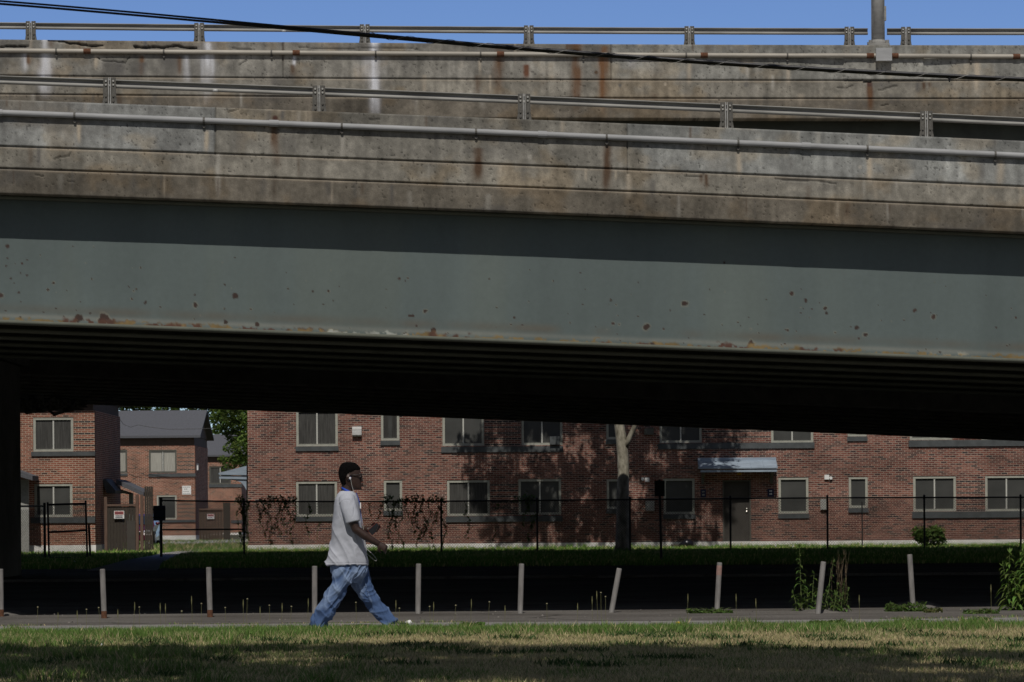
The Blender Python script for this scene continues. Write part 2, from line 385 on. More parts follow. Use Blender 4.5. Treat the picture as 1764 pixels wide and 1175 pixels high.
# path on the left, from the pavement edge to the gate
pl = [(150, 983), (215, 966), (262, 958), (277, 953.5), (330, 947), (390, 942)]
pr = [(270, 983), (285, 970), (300, 962), (312, 957), (350, 950.5), (424, 944.5)]
strip([tuple(G(*p)[:2]) for p in pl] + [tuple(G(*p)[:2]) for p in pr[::-1]], .012, 'path', M['path'], .2)
strip([tuple(G(x, y)[:2]) for x, y in ((255, 938), (300, 936.5), (420, 934), (430, 932), (430, 929.5), (300, 932), (255, 934))], .012, 'driveway', M['path'], .2)

# ------------------------------------------------------------------ overpasses
XL = 7.2
def path_fn(pts, Y0, Y1, x0=0, x1=1764):
    """fit z(X), Y(X) to photo points of an edge; straight beyond the frame"""
    P = np.array([U(px, py, Y0 + (Y1-Y0)*(px-x0)/(x1-x0)) for px, py in pts])
    cz = np.polyfit(P[:, 0], P[:, 2], 2); cy = np.polyfit(P[:, 0], P[:, 1], 1)
    lo, hi = P[0, 0]-.4, P[-1, 0]+.4
    def z(X):
        X = np.asarray(X, float); Xc = np.clip(X, lo, hi)
        return np.polyval(cz, Xc) + np.polyval(np.polyder(cz), Xc)*(X-Xc)
    return (lambda X: np.polyval(cy, X)), z
lowY, lowZ = path_fn([(0, 172), (300, 181.5), (600, 193), (903, 205.5), (1180, 217.5), (1602, 236), (1764, 242)], 45.7, 46.7)
upY, upZ = path_fn([(0, 68), (340, 71), (600, 73), (880, 75.4), (1180, 77), (1500, 77.5), (1764, 77.6)], 57.9, 59.2)
def sweep(prof, Xs, fy, fz, closed=False):
    Xs = np.asarray(Xs, float); prof = np.asarray(prof, float)
    V = np.empty((len(Xs), len(prof), 3))
    V[:, :, 0] = Xs[:, None]; V[:, :, 1] = fy(Xs)[:, None] + prof[None, :, 0]; V[:, :, 2] = fz(Xs)[:, None] + prof[None, :, 1]
    q = gridquads(len(Xs), len(prof))
    if closed:
        n = len(prof); i = np.arange(len(Xs)-1); q = np.concatenate([q, np.stack([i*n+n-1, (i+1)*n+n-1, (i+1)*n, i*n], -1)])
    return V, q
def sweep_obj(name, prof, Xs, fy, fz, m, parent, closed=True, smooth=False):
    V, q = sweep(prof, Xs, fy, fz, closed); n = len(prof)
    me = raw_mesh(name, V - LOC[parent.name], q)
    if closed:
        bm = bmesh.new(); bm.from_mesh(me); bm.verts.ensure_lookup_table(); L = len(bm.verts)
        try:
            bm.faces.new([bm.verts[i] for i in range(n)]); bm.faces.new([bm.verts[L-1-i] for i in range(n)])
        except Exception: pass
        bmesh.ops.recalc_face_normals(bm, faces=bm.faces); bm.to_mesh(me); bm.free()
    return link_mesh(name, me, m, parent, smooth)
def fineX(lo, hi, step, ext):
    return np.concatenate([[-ext, -ext*.6, lo-1.0], np.arange(lo, hi, step), [hi+1.0, ext*.6, ext]])
def subdiv(poly, step):
    out = [poly[0]]
    for p, q in zip(poly[:-1], poly[1:]):
        d = math.dist(p, q); k = max(1, int(round(d/step)))
        out += [(p[0]+(q[0]-p[0])*i/k, p[1]+(q[1]-p[1])*i/k) for i in range(1, k+1)]
    return out
def seg_dist(px, py, poly):
    d = np.full(px.shape, 1e9)
    for (x0, y0), (x1, y1) in zip(poly[:-1], poly[1:]):
        dx, dy = x1-x0, y1-y0; L = dx*dx+dy*dy+1e-9
        t = np.clip(((px-x0)*dx+(py-y0)*dy)/L, 0, 1)
        d = np.minimum(d, np.hypot(px-x0-t*dx, py-y0-t*dy))
    return d
LIGHT, CREAM, RUST, DARKR, WHITE, SOOT = (.38, .36, .32), (.43, .37, .29), (.135, .075, .042), (.085, .05, .03), (.62, .63, .67), (.11, .105, .10)

WEB = .45
def facade(name, fy, fz, h1, h2, h3, step, lo, hi, ext, parent, panels, streaks, cracks, joints, spots, pil=None):
    """parapet and deck-edge concrete: one swept skin with grooves, joints, cracks and stains of its own"""
    g = .014
    front = [(.012, 0), (0, -.012), (0, -h1+g), (.028, -h1+.002), (.028, -h1-.006), (-.004, -h1-g), (-.002, -h2+g), (.028, -h2+.002), (.028, -h2-.006), (-.016, -h2-g), (.045, -h3+.008), (.052, -h3)]
    prof = [(.42, -h3+.25), (.42, 0)] + subdiv(front, step) + [(WEB+.05, -h3)]
    Xs = fineX(lo, hi, step, ext)
    V, q = sweep(prof, Xs, fy, fz)
    D = np.array(prof)[None, :, 1] + 0*V[:, :, 0]          # depth below the parapet top
    onface = np.zeros(len(prof), bool); onface[3:-2] = True
    X, Z = V[:, :, 0], V[:, :, 2]
    px, py = PX(X, V[:, :, 1], Z)
    sc_ = F / 57 if fy(0) > 50 else F/45.2
    upper = fy(0) > 50
    # --- colour
    base = np.array([.220, .217, .202]); c = np.ones(X.shape + (3,))*base
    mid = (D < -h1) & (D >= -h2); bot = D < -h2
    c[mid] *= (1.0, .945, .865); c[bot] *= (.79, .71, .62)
    for a_, b_, tint in panels:
        k = (px >= a_) & (px < b_) & (D >= -h1); c[k] *= tint
    n1 = fbm(X*1.1, Z*1.4, 1, 5); n2 = fbm(X*6, Z*5, 3, 4); n3 = fbm(X*13, Z*.8+X*.03, 5, 4); n4 = fbm(X*2.2, Z*2.6, 6, 5)
    c *= (.56 + .88*n1)[..., None]; c *= (.74 + .52*n2)[..., None]; c *= (.70 + .60*n3)[..., None]; n6 = fbm(X*24, Z*24, 0, 3); kk = (.75*(px < 1053) if upper else .2)*(fbm(X*2.6, Z*3.4, 2, 5)-.5)+.45*(fbm(X*9, Z*7, 4, 3)-.5); c *= np.clip(1+kk, .35, 1.6)[..., None]; c *= (.72+.56*n6)[..., None]
    wm = sstep(.52, .72, n4)[..., None]*.5; c = c*(1-wm) + c*np.array([1.12, .93, .70])*wm
    # dark run-off below the top edge and along ledges
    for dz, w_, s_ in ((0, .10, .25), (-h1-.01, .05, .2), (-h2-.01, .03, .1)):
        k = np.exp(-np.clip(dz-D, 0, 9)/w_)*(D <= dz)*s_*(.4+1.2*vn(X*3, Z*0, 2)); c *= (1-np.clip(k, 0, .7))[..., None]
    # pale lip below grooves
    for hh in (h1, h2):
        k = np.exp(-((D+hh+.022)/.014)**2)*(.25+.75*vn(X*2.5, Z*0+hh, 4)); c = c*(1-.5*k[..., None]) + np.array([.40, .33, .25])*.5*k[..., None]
    # pits
    pit = ((vn(X*55, Z*55, 4) > .90) & (vn(X*2, Z*4, 2) > .45)) | ((vn(X*26, Z*26, 6) > .955) & (vn(X*2+7, Z*3, 5) > .5)); c[pit] *= .42
    # soot blotches
    so_ = sstep(.60, .78, fbm(X*.8+5, Z*2.3, 7, 5))[..., None]*.5; c = c*(1-so_) + np.array(SOOT)*so_
    wob = (fbm(X*7, Z*2.5, 2, 4)-.5)
    gs = np.random.default_rng(77 if upper else 78)
    top_px = np.array([68.0, 172.0][0 if upper else 1]); sl_ = (0 if upper else 70/1764)
    streaks = list(streaks)
    for _ in range(46 if upper else 60):
        sx_ = gs.random()*1764; t_ = gs.random(); y_ = top_px+sl_*sx_+(0, 62 if upper else 80, 94 if upper else 119)[int(gs.random()*3)]
        streaks.append((sx_, y_, y_+12+34*gs.random(), 3+9*gs.random()**2, (SOOT, SOOT, LIGHT, CREAM, DARKR)[int(gs.random()*5)], .25+.35*gs.random()))
    for sx, y0, y1, wd, colr, st in streaks:
        cxx = sx + wob*wd*.8 + (py-y0)*.0
        prof_ = np.exp(-((px-cxx)/(wd*.5))**2) * sstep(y0-3, y0+2, py) * (1-sstep(y0+(y1-y0)*.55, y1+4, py))
        prof_ = np.clip(prof_*st*1.15*(.3+1.4*n3)*(.55+.9*n2), 0, .95)[..., None]
        c = c*(1-prof_) + np.array(colr)*prof_
    for sx, sy, r, colr, st in spots:
        d = np.hypot((px-sx), (py-sy)) + wob*r*2.2
        k = (1-sstep(r*.55, r*1.15, d))[..., None]*st; c = c*(1-k) + np.array(colr)*k
    # --- relief
    dent = (fbm(X*3, Z*3, 5, 4)-.5)*.006 + (n2-.5)*.004
    dent += pit*.006
    for poly, wd, dp in cracks:
        jit = (fbm(X*12, Z*12, 6, 3)-.5)*wd*2.6
        k = 1-sstep(wd*.4, wd, seg_dist(px+jit, py+jit*.7, poly)); dent += k*dp; c *= (1-.62*k)[..., None]
    for jx, y0, y1 in joints:
        k = (1-sstep(.7, 1.7, np.abs(px-jx+wob*1.2)))*(py > y0)*(py < y1); dent += k*.02; c *= (1-.45*k)[..., None]
    chip = sstep(.66, .8, fbm(X*4, Z*0+1, 3, 4))*np.exp(-np.abs(D+h1-.0)/.02); dent += chip*.012
    if pil:
        k = (px > pil[0]) & (px < pil[1]) & (D > -h1+.012); dent[k] -= .03
    V[:, :, 1] += dent*onface[None, :]
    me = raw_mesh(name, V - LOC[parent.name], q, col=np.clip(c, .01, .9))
    return link_mesh(name, me, M['concrete'], parent, smooth=False)

# ---- lower overpass
low = thing('highway_overpass', 'nearer and lower overpass with grey green steel girder under a stained concrete parapet', 'overpass', (0, 46.1, 0))
LH = (.555, .82, 1.115)
low_streaks = [(137, 212, 250, 7, CREAM, .9), (355, 226, 266, 7, CREAM, .9), (376, 262, 350, 10, LIGHT, .8), (474, 200, 262, 9, DARKR, 1.0), (474, 205, 300, 14, RUST, .6),
    (590, 236, 275, 8, LIGHT, .5), (752, 225, 275, 8, SOOT, .5), (823, 255, 322, 16, DARKR, .85), (1045, 250, 345, 12, DARKR, .7), (1273, 264, 306, 8, CREAM, .8), (1498, 272, 318, 9, CREAM, .85),
    (1722, 276, 326, 14, CREAM, .8), (840, 335, 368, 10, LIGHT, .6), (1084, 300, 345, 9, CREAM, .6), (1125, 310, 345, 10, SOOT, .5), (105, 300, 335, 9, LIGHT, .35), (230, 296, 336, 8, SOOT, .4),
    (705, 330, 362, 9, LIGHT, .35), (1390, 320, 350, 8, DARKR, .4), (410, 230, 265, 26, SOOT, .6), (500, 235, 268, 26, SOOT, .4), (1690, 275, 318, 10, SOOT, .5), (1560, 300, 322, 26, LIGHT, .4), (1240, 260, 300, 40, LIGHT, .3), (1360, 270, 300, 12, SOOT, .4)]
low_cracks = [([(92, 274), (105, 271), (118, 268), (122, 262)], 1.6, .012), ([(393, 193), (404, 190), (412, 186)], 1.5, .012), ([(636, 205), (655, 206)], 1.6, .012), ([(1180, 303), (1210, 305)], 1.5, .01), ([(1335, 307), (1360, 310), (1400, 311), (1440, 316)], 2.0, .012),
              ([(1530, 255), (1560, 262)], 1.3, .008), ([(60, 300), (75, 304)], 1.3, .01)]
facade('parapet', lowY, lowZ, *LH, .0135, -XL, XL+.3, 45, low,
       [(-999, 370, (1.10, 1.13, 1.17)), (370, 1080, (1.0, .96, .90)), (1080, 2600, (1.06, 1.09, 1.12))], low_streaks, low_cracks,
       [(371, 150, 268), (1080.5, 150, 300)], [(473, 203, 5, (.07, .03, .025), .9), (845, 224, 2.5, SOOT, .8), (222, 246, 2, SOOT, .9), (60, 270, 2, SOOT, .6), (912, 270, 4, LIGHT, .7), (1482, 288, 4, LIGHT, .7)])
WEB = .45
def soffz(X, z0=None):   # bottom of the girder web
    return None
_bz = path_fn([(0, 551), (300, 562), (600, 574), (900, 585), (1180, 596), (1500, 608), (1764, 618)], 45.7+WEB-.15, 46.7+WEB-.15)[1]
def girder_web():
    lo, hi, st = -XL, XL+.3, .0125
    Xs = fineX(lo, hi, st, 45); ztop = lowZ(Xs)-LH[2]+.02; zb = _bz(Xs)
    nz_ = 118; t = np.linspace(0, 1, nz_)
    X = np.repeat(Xs[:, None], nz_, 1); Z = ztop[:, None]*(1-t)+zb[:, None]*t; Y = (lowY(Xs)+WEB)[:, None] + 0*X
    px, py = PX(X, Y, Z); hb = Z - zb[:, None]
    c = np.ones(X.shape+(3,))*np.array([.106, .133, .131])
    n1 = fbm(X*.7, Z*.9, 1, 4); n2 = fbm(X*5, Z*.5, 2, 4); n3 = fbm(X*7, Z*9, 4, 4); n5 = fbm(X*1.6, Z*.15, 5, 3)
    c *= (.86+.28*n1)[..., None]*(.93+.14*n2)[..., None]*(.9+.2*n5)[..., None]
    wm = sstep(.5, .75, n5)[..., None]*.35; c = c*(1-wm)+c*np.array([1.08, 1.0, .88])*wm
    k = np.exp(-((hb-.15)/.055)**2)*sstep(.35, .75, fbm(X*1.3, Z*.6, 6, 4))*.75; c = c*(1-k[..., None])+np.array([.115, .105, .085])*k[..., None]
    k = np.exp(-((hb-.06)/.03)**2)*(.2+.5*n1); c = c*(1-k[..., None])+np.array([.25, .25, .22])*k[..., None]
    wob = (fbm(X*16, Z*16, 3, 3)-.5)
    for sx, sy, r in SPOTS:
        r = r*.92; d = np.hypot(px-sx, py-sy)+wob*r*2.2
        k = (1-sstep(r*.7, r*1.05, d)); rim = np.exp(-((d-r*1.15)/(r*.3))**2)*.25*(sy % 2 > .8)
        c = c*(1-rim[..., None])+np.array([.30, .27, .19])*rim[..., None]
        cr = np.array([.042, .026, .021])*(.7+.8*n3[..., None]); c = c*(1-k[..., None])+cr*k[..., None]
    for x0, x1, st_, kind in EDGE:
        k = sstep(x0-6, x0+4, px)*(1-sstep(x1-4, x1+6, px))*(1-sstep(.015, .075*st_, hb+wob*.09))*sstep(.40, .52, fbm(X*15, Z*17, 7, 4))
        cr = np.array({'r': (.085, .038, .027), 'y': (.20, .14, .06), 'w': (.30, .31, .28)}[kind])*(.6+.9*n3[..., None])
        k = np.clip(k*1.2, 0, .95); c = c*(1-k[..., None])+cr*k[..., None]
    Y = Y + (fbm(X*.8, Z*.9, 5, 3)-.5)*.008
    me = raw_mesh('girder_web', np.stack([X, Y, Z], -1)-LOC[low.name], gridquads(len(Xs), nz_), col=c)
    return link_mesh('girder_web', me, M['steel_paint'], low, smooth=True)
SPOTS = [(13,424,3.5),(38,454,2),(36,470,2.5),(46,474,2),(19,480,2),(24,488,1.5),(10,458,1.5),(32,504,2.5),(1,509,4),(36,520,2),(92,487,2.3),(82,499,1.8),(75,538,1.5),(96,532,2),(230,501,2.6),(234,498,2.2),(227,515,2),(251,520,3.8),(276,529,2.5),(336,508,1.8),(337,525,4),(405,510,5),(387,532,2.3),(432,533,2.3),(388,554,6),(443,558,4),(496,497,1.8),(539,502,2),(574,518,2.5),(242,461,1.3),(148,453,1.3),(405,444,1.3),(126,424,1.5),(161,425,1.3),(136,548,7),(178,549,8),(155,540,3),(35,548,3),
 (688,480,2),(698,484,2.2),(703,479,2),(732,535,3.3),(706,544,2),(711,544,2),(746,570,5),(697,575,5),(886,546,2.2),(1052,518,2),(1061,525,1.8),(1056,557,2.5),(1066,559,2.5),(1114,563,4.5),(1143,567,2),(1126,591,5),(1000,470,1.2),
 (1180,523,5),(1294,567,3),(1305,558,1.8),(1356,569,3),(1364,507,3.2),(1388,518,4.2),(1421,531,2.5),(1424,540,3),(1439,573,2.8),(1476,564,4),(1491,577,4),(1513,526,2),(1576,534,4.3),(1609,545,3.8),(1604,538,1.8),(1614,542,1.5),(1716,564,3.2),(1750,547,1.5),(1293,593,5),(1507,600,2),(1248,452,1.8),(1213,542,1.5)]
_gp = np.random.default_rng(9)
SPOTS += [(float(a_), float(415+.036*a_+135*b_**.7), float(.7+.9*c_)) for a_, b_, c_ in zip(_gp.random(110)*1764, _gp.random(110), _gp.random(110))]
EDGE = [(0,330,.45,'y'),(330,700,.4,'r'),(700,1250,.4,'y'),(1100,1500,.4,'r'),(1480,1764,.45,'y'),(0,70,.7,'y'),(110,235,1,'r'),(200,320,.8,'y'),(255,312,.8,'r'),(318,412,.9,'y'),(320,345,.9,'r'),(480,560,.9,'r'),(500,600,.6,'y'),(640,700,.6,'w'),(725,760,.9,'y'),(740,752,1,'r'),(765,790,.8,'r'),(800,812,.9,'r'),(850,870,.8,'y'),(905,980,.7,'y'),(1025,1062,1,'y'),(1032,1050,.9,'r'),(1120,1190,.8,'y'),(1235,1292,1,'r'),(1290,1376,1,'y'),(1415,1485,.9,'y'),(1425,1450,.8,'r'),(1600,1672,1,'w'),(1600,1672,.8,'y'),(1705,1764,1,'y'),(560,640,.5,'w')]
girder_web()
def flange_prof(b, hw, th): return [(b-hw, 0), (b-hw, -th), (b+hw, -th), (b+hw, 0)]
XC = np.concatenate([[-45, -30, -15], np.linspace(-8, 8, 17), [15, 30, 45]])
sweep_obj('bottom_flange', flange_prof(WEB, .17, .045), XC, lowY, _bz, M['dark_steel'], low)
sweep_obj('top_flange', [(WEB-.15, .0), (WEB-.15, -.04), (WEB-.003, -.04), (WEB-.003, 0)], XC, lowY, lambda X: lowZ(X)-LH[2]-.003, M['dark_steel'], low)
# parapet rear, deck slab and the hidden beams
sweep_obj('deck_slab', [(WEB, -.02), (16.5, -.02), (16.5, .30), (WEB, .30)], XC, lowY, lambda X: lowZ(X)-LH[2]+.03, M['plain_concrete'], low)  # slab lengthened under the upper overpass to block sun through the gap
for k in range(1, 6):
    d = WEB + 2.3*k
    sweep_obj('beam', [(d-.18, -.045), (d+.18, -.045), (d+.18, 0), (d+.012, 0), (d+.012, 1.47), (d-.012, 1.47), (d-.012, 0), (d-.18, 0)], XC, lowY, _bz, M['dark_steel'], low)
# light stiffener splice on the web
# ---- upper overpass
up = thing('highway_overpass', 'farther and higher overpass with rust streaked concrete parapet against the sky', 'overpass', (0, 55.6, 0))
UH = (.545, .825, 1.13)
up_streaks = [(76, 68, 172, 13, WHITE, .8), (76, 90, 172, 22, WHITE, .35), (42, 92, 125, 10, WHITE, .55), (322, 96, 150, 12, WHITE, .5), (357, 74, 190, 22, WHITE, .42), (357, 74, 120, 10, WHITE, .7), (366, 92, 140, 6, WHITE, .5), (348, 96, 150, 5, WHITE, .45), (645, 70, 215, 15, WHITE, 1.1), (640, 92, 150, 34, WHITE, .35), (507, 96, 116, 5, WHITE, .9),
    (505, 112, 130, 9, DARKR, .9), (50, 95, 112, 9, RUST, .9), (243, 96, 132, 8, RUST, .7), (308, 98, 132, 9, RUST, .9), (858, 82, 130, 15, RUST, .8), (858, 95, 172, 16, RUST, .6), (862, 104, 140, 6, DARKR, .6), (905, 112, 136, 9, (.13, .055, .03), 1.1), (992, 74, 205, 15, RUST, .9), (985, 76, 90, 24, DARKR, .7), (1040, 80, 205, 14, (.16, .08, .038), .9), (1030, 80, 95, 12, SOOT, .8),
    (1498, 142, 176, 11, (.07, .025, .015), 1.4), (1498, 150, 196, 12, RUST, 1.0), (1591, 142, 155, 6, DARKR, .9), (1602, 142, 150, 8, DARKR, .6), (827, 102, 128, 5, CREAM, .7), (1187, 110, 150, 7, CREAM, .7), (1358, 112, 148, 7, CREAM, .6), (1682, 107, 165, 10, CREAM, .7),
    (1288, 112, 136, 5, LIGHT, .8), (175, 98, 125, 12, LIGHT, .5), (165, 96, 120, 7, CREAM, .5), (190, 104, 134, 26, SOOT, .7), (205, 108, 132, 20, SOOT, .7), (292, 96, 128, 30, SOOT, .8), (700, 100, 130, 20, SOOT, .4), (1530, 140, 155, 60, SOOT, .45), (1581, 142, 160, 9, SOOT, .8), (240, 108, 128, 30, SOOT, .5),
    (1120, 96, 130, 60, LIGHT, .35), (1090, 96, 120, 14, WHITE, .35), (940, 100, 150, 18, LIGHT, .3), (1300, 145, 168, 16, LIGHT, .3)]
up_cracks = [([(82, 69), (100, 71), (120, 74), (140, 77), (158, 80), (176, 78)], 2.4, .05), ([(0, 81), (25, 80), (50, 80)], 2.2, .04), ([(232, 81), (260, 82), (285, 81), (305, 79), (316, 82), (340, 84)], 2.6, .05),
    ([(167, 98), (175, 104), (190, 106), (215, 108), (222, 98)], 1.5, .02), ([(400, 83), (420, 85), (432, 84)], 1.3, .02), ([(412, 112), (420, 107), (426, 103)], 1.3, .015), ([(515, 82), (560, 84), (600, 84), (650, 82), (720, 84)], 1.1, .015), ([(880, 87), (905, 85), (950, 86), (1000, 86)], 1.0, .012),
    ([(1443, 151), (1456, 152), (1470, 147)], 1.4, .015), ([(1512, 155), (1530, 151), (1545, 148)], 1.6, .015), ([(1488, 142), (1500, 141)], 1.8, .02), ([(1518, 182), (1530, 180)], 1.5, .015)]
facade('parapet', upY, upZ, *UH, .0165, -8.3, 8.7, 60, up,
       [(-999, 487, (1.02, .99, .95)), (487, 1053, (.92, .89, .85)), (1053, 2600, (1.12, 1.12, 1.10))], up_streaks, up_cracks,
       [(487.5, 60, 135), (1053, 60, 138)], [(1067, 147, 4.5, SOOT, .9), (1146, 145, 3, CREAM, .8), (1027, 125, 3, DARKR, .9), (1285, 146, 4, SOOT, .7), (1746, 147, 3, SOOT, .7)], pil=(1453, 1590))
XU = np.concatenate([[-60, -40, -20], np.linspace(-9, 9, 13), [20, 40, 60]])
sweep_obj('girder_web', [(WEB-.012, 0), (WEB+.012, 0), (WEB+.012, -1.55), (WEB+.25, -1.55), (WEB+.25, -1.6), (WEB-.15, -1.6), (WEB-.15, -1.55), (WEB-.012, -1.55)], XU, upY, lambda X: upZ(X)-UH[2]-.002, M['dark_steel'], up)
sweep_obj('deck_slab', [(WEB+.06, .002), (35, .002), (35, .28), (WEB+.06, .28)], XU, upY, lambda X: upZ(X)-UH[2]+.03, M['plain_concrete'], up)
for k in range(1, 9):
    d = WEB + 3.9*k
    sweep_obj('beam', [(d-.2, -1.65), (d+.2, -1.65), (d+.2, -1.6), (d+.012, -1.6), (d+.012, -.02), (d-.012, -.02), (d-.012, -1.6), (d-.2, -1.6)], XU, upY, lambda X: upZ(X)-UH[2], M['dark_steel'], up)
# ---- third overpass at the back, seen only by its far beams
YB0, YB1 = 90.0, 120.0
bkY, bkZ = path_fn([(60, 694), (400, 706), (800, 721), (1200, 737), (1764, 760)], YB1-.4, YB1-.4)
back_o = thing('highway_overpass', 'farthest low overpass whose dark brown beams edge the view of the brick houses', 'overpass', (0, 105, 0))
XB = np.concatenate([[-70, -40], np.linspace(-18, 18, 13), [40, 70]])
zero = lambda X: np.zeros(np.shape(X))
for k in range(9):
    d = YB1 - .5 - 3.3*k
    sweep_obj('beam', [(d-.17, -.0), (d+.17, -.0), (d+.17, .05), (d+.012, .05), (d+.012, 1.4), (d-.012, 1.4), (d-.012, .05), (d-.17, .05)], XB, zero, bkZ, M['far_steel'], back_o)
sweep_obj('deck_slab', [(YB0, 1.38), (YB1, 1.38), (YB1, 1.7), (YB0, 1.7)], XB, zero, bkZ, M['plain_concrete'], back_o)
sweep_obj('parapet', [(YB1-.36, 1.71), (YB1, 1.71), (YB1, 2.75), (YB1-.36, 2.75)], XB, zero, bkZ, M['plain_concrete'], back_o)
sweep_obj('railing', [(YB1-.25, 2.98), (YB1-.15, 2.98), (YB1-.15, 3.09), (YB1-.25, 3.09)], XB, zero, bkZ, M['rail'], back_o)
for X_ in np.arange(-30, 31, 2.44):
    z_ = float(bkZ(X_)); bx('railing_post', M['rail'], back_o, X_-.06, X_+.06, YB1-.14, YB1-.05, z_+2.74, z_+3.08)
# ---- pier wall at the left
pe = U(37, 985, 82.5)
pier = thing('bridge_pier', 'dark concrete pier wall carrying the overpasses at the left edge', 'pier', (pe[0]-1.2, 79, 0))
def pierb(b):
    b.box(pe[0]-2.6, pe[0], 76.5, 82.5, -.2, 4.5)
one(pierb, 'pier_wall', M['pier_concrete'], pier)
bx('pier_cap', M['pier_concrete'], pier, pe[0]-3.2, pe[0]+.12, 75.8, 83.2, 4.505, 5.3)
# torn netting under the far beams by the pier
nb = thing('torn_netting', 'torn dark netting dangling from the beams beside the left pier', 'netting', tuple(U(75, 700, 112)))
def netb(b):
    for k in range(16):
        t0 = k/15; x = 28+100*t0
        y = 688+6*math.sin(k*1.9)+3*random.random()
        for q in range(3):
            pts = [U(x-22, y+q*5+random.uniform(-2, 2), 112), U(x-8, y+q*5+4+random.uniform(-2, 4), 112.2), U(x+8, y+q*5+1+random.uniform(-2, 5), 111.9), U(x+22, y+q*5+random.uniform(-3, 3), 112.1)]
            b.tube(pts, [.02, .06, .05, .02], 5)
one(netb, 'net', M['far_steel'], nb)

# ------------------------------------------------------------------ guard rails on the parapets
def guard_rail(label, fy, fz, pxs, rail_h, Y0, X0, X1, splice_px, gap=None):
    root = thing('guard_rail', label, 'guard rail', (0, Y0, 0), 'guard rails on the overpasses')
    y0 = .17
    P = [(y0, rail_h), (y0, rail_h-.012), (y0+.045, rail_h-.018), (y0+.045, rail_h-.052), (y0+.006, rail_h-.060), (y0-.002, rail_h-.096), (y0+.08, rail_h-.096), (y0+.08, rail_h)]
    spans = [(X0, X1)] if gap is None else [(X0, gap[0]), (gap[1], X1)]
    for a_, b_ in spans:
        sweep_obj('rail', P, np.linspace(a_, b_, 40), fy, fz, M['rail'], root)
    for sp in splice_px:
        sweep_obj('splice', [(y0-.008, rail_h-.068), (y0-.008, rail_h-.104), (y0+.02, rail_h-.104), (y0+.02, rail_h-.068)], [sp-.03, sp+.03], fy, fz, M['galv'], root)
    first = None
    for X in pxs:
        if first is None:
            b = MB(); bolts = []
            for s in (-1, 1):
                # tapered flange plate, splayed at its foot
                b.add([(s*.014, 0, 0), (s*.090, 0, 0), (s*.074, 0, .10), (s*.070, 0, rail_h+.012), (s*.014, 0, rail_h+.012),
                       (s*.014, .014, 0), (s*.090, .014, 0), (s*.074, .014, .10), (s*.070, .014, rail_h+.012), (s*.014, .014, rail_h+.012)],
                      [(0, 1, 2, 3, 4), (9, 8, 7, 6, 5), (0, 5, 6, 1), (1, 6, 7, 2), (2, 7, 8, 3), (3, 8, 9, 4), (4, 9, 5, 0)])
                b.box(min(s*.014, s*.022), max(s*.014, s*.022), .015, .16, 0, rail_h-.11)
                # rib on the plate's outer edge
                b.add([(s*.072, -.014, .09), (s*.078, -.014, .09), (s*.074, -.014, rail_h+.01), (s*.068, -.014, rail_h+.01),
                       (s*.072, -.001, .09), (s*.078, -.001, .09), (s*.074, -.001, rail_h+.01), (s*.068, -.001, rail_h+.01)],
                      [(0, 1, 2, 3), (7, 6, 5, 4), (0, 4, 5, 1), (1, 5, 6, 2), (2, 6, 7, 3), (3, 7, 4, 0)])
                for zz in (rail_h-.03, rail_h-.075, .095, .035): bolts.append((s*.044, zz))
            b.box(-.013, .013, .02, .16, 0, rail_h-.11); trim = MB()
            for s in (-1, 1): trim.box(min(s*.007, s*.0135), max(s*.007, s*.0135), -.02, .0, .002, rail_h+.01)
            first = b.build('post', M['post_steel'], None)
            first.parent = root
            tr_ = trim.build('centre_bar', M['galv'], None); tr_.parent = first
            for sx, zz in bolts:
                q = MB(); q.tube([(sx, -.014, zz), (sx, .001, zz)], [.011, .014], 8)
                bo = q.build('bolt', M['bolt'] if zz > .2 else M['clampm'], None); bo.parent = first
            p = first
        else: p = copy_tree(first, root)
        yy, zz = float(fy(X)), float(fz(X)); d = .01
        sl = float(fz(X+d)-fz(X-d))/(2*d)
        p.location = (X, yy+.10-Y0, zz+.002); p.rotation_euler = (0, 0, 0)
    return root
lowposts = [float(U(px, 190, 46.3)[0]) for px in (-160, 195, 551, 903, 1253, 1602, 1950)]
guard_rail('lower guard rail on the nearer parapet, dull aluminium on paired plate posts', lowY, lowZ, lowposts, .305, 46.1, -30, 30, [float(U(370, 150, 46)[0])])
upposts = [float(U(px, 60, 58.6)[0]) for px in (-226, 61, 346.5, 629, 911, 1189, 1468, 1567, 1850)]
polex = float(U(1517, 50, 58.8)[0])
guard_rail('upper guard rail standing against the blue sky, broken at the lamp post', upY, upZ, upposts, .28, 58.5, -36, 36, [float(U(488, 45, 58.3)[0])], gap=(float(U(1499, 50, 58.8)[0]), float(U(1533, 50, 58.8)[0])))
# lamp post
lp = thing('lamp_post', 'tall round grey lamp post on the upper parapet, top out of view', 'lamp post', (polex, float(upY(polex))+.2, float(upZ(polex))))
lx, ly, lz = LOC[lp.name]
one(lambda b: b.tube([(lx, ly, lz+.1), (lx, ly, lz+1.5), (lx, ly, lz+9)], [.105, .102, .07], 24), 'pole', M['galv'], lp, smooth=True)
def lpbase(b):
    b.box(lx-.165, lx+.165, ly-.165, ly+.165, lz+.003, lz+.03)
    b.tube([(lx, ly, lz+.031), (lx, ly, lz+.06), (lx, ly, lz+.10)], [.15, .145, .108], 16)
    for sx in (-1, 1):
        for sy in (-1, 1): b.tube([(lx+sx*.13, ly+sy*.13, lz+.031), (lx+sx*.13, ly+sy*.13, lz+.085)], .028, 8)
one(lpbase, 'base_plate', M['rail'], lp)
one(lambda b: b.box(lx+.095, lx+.125, ly-.04, ly+.04, lz+.40, lz+.62), 'hand_hole_cover', M['rail'], lp)

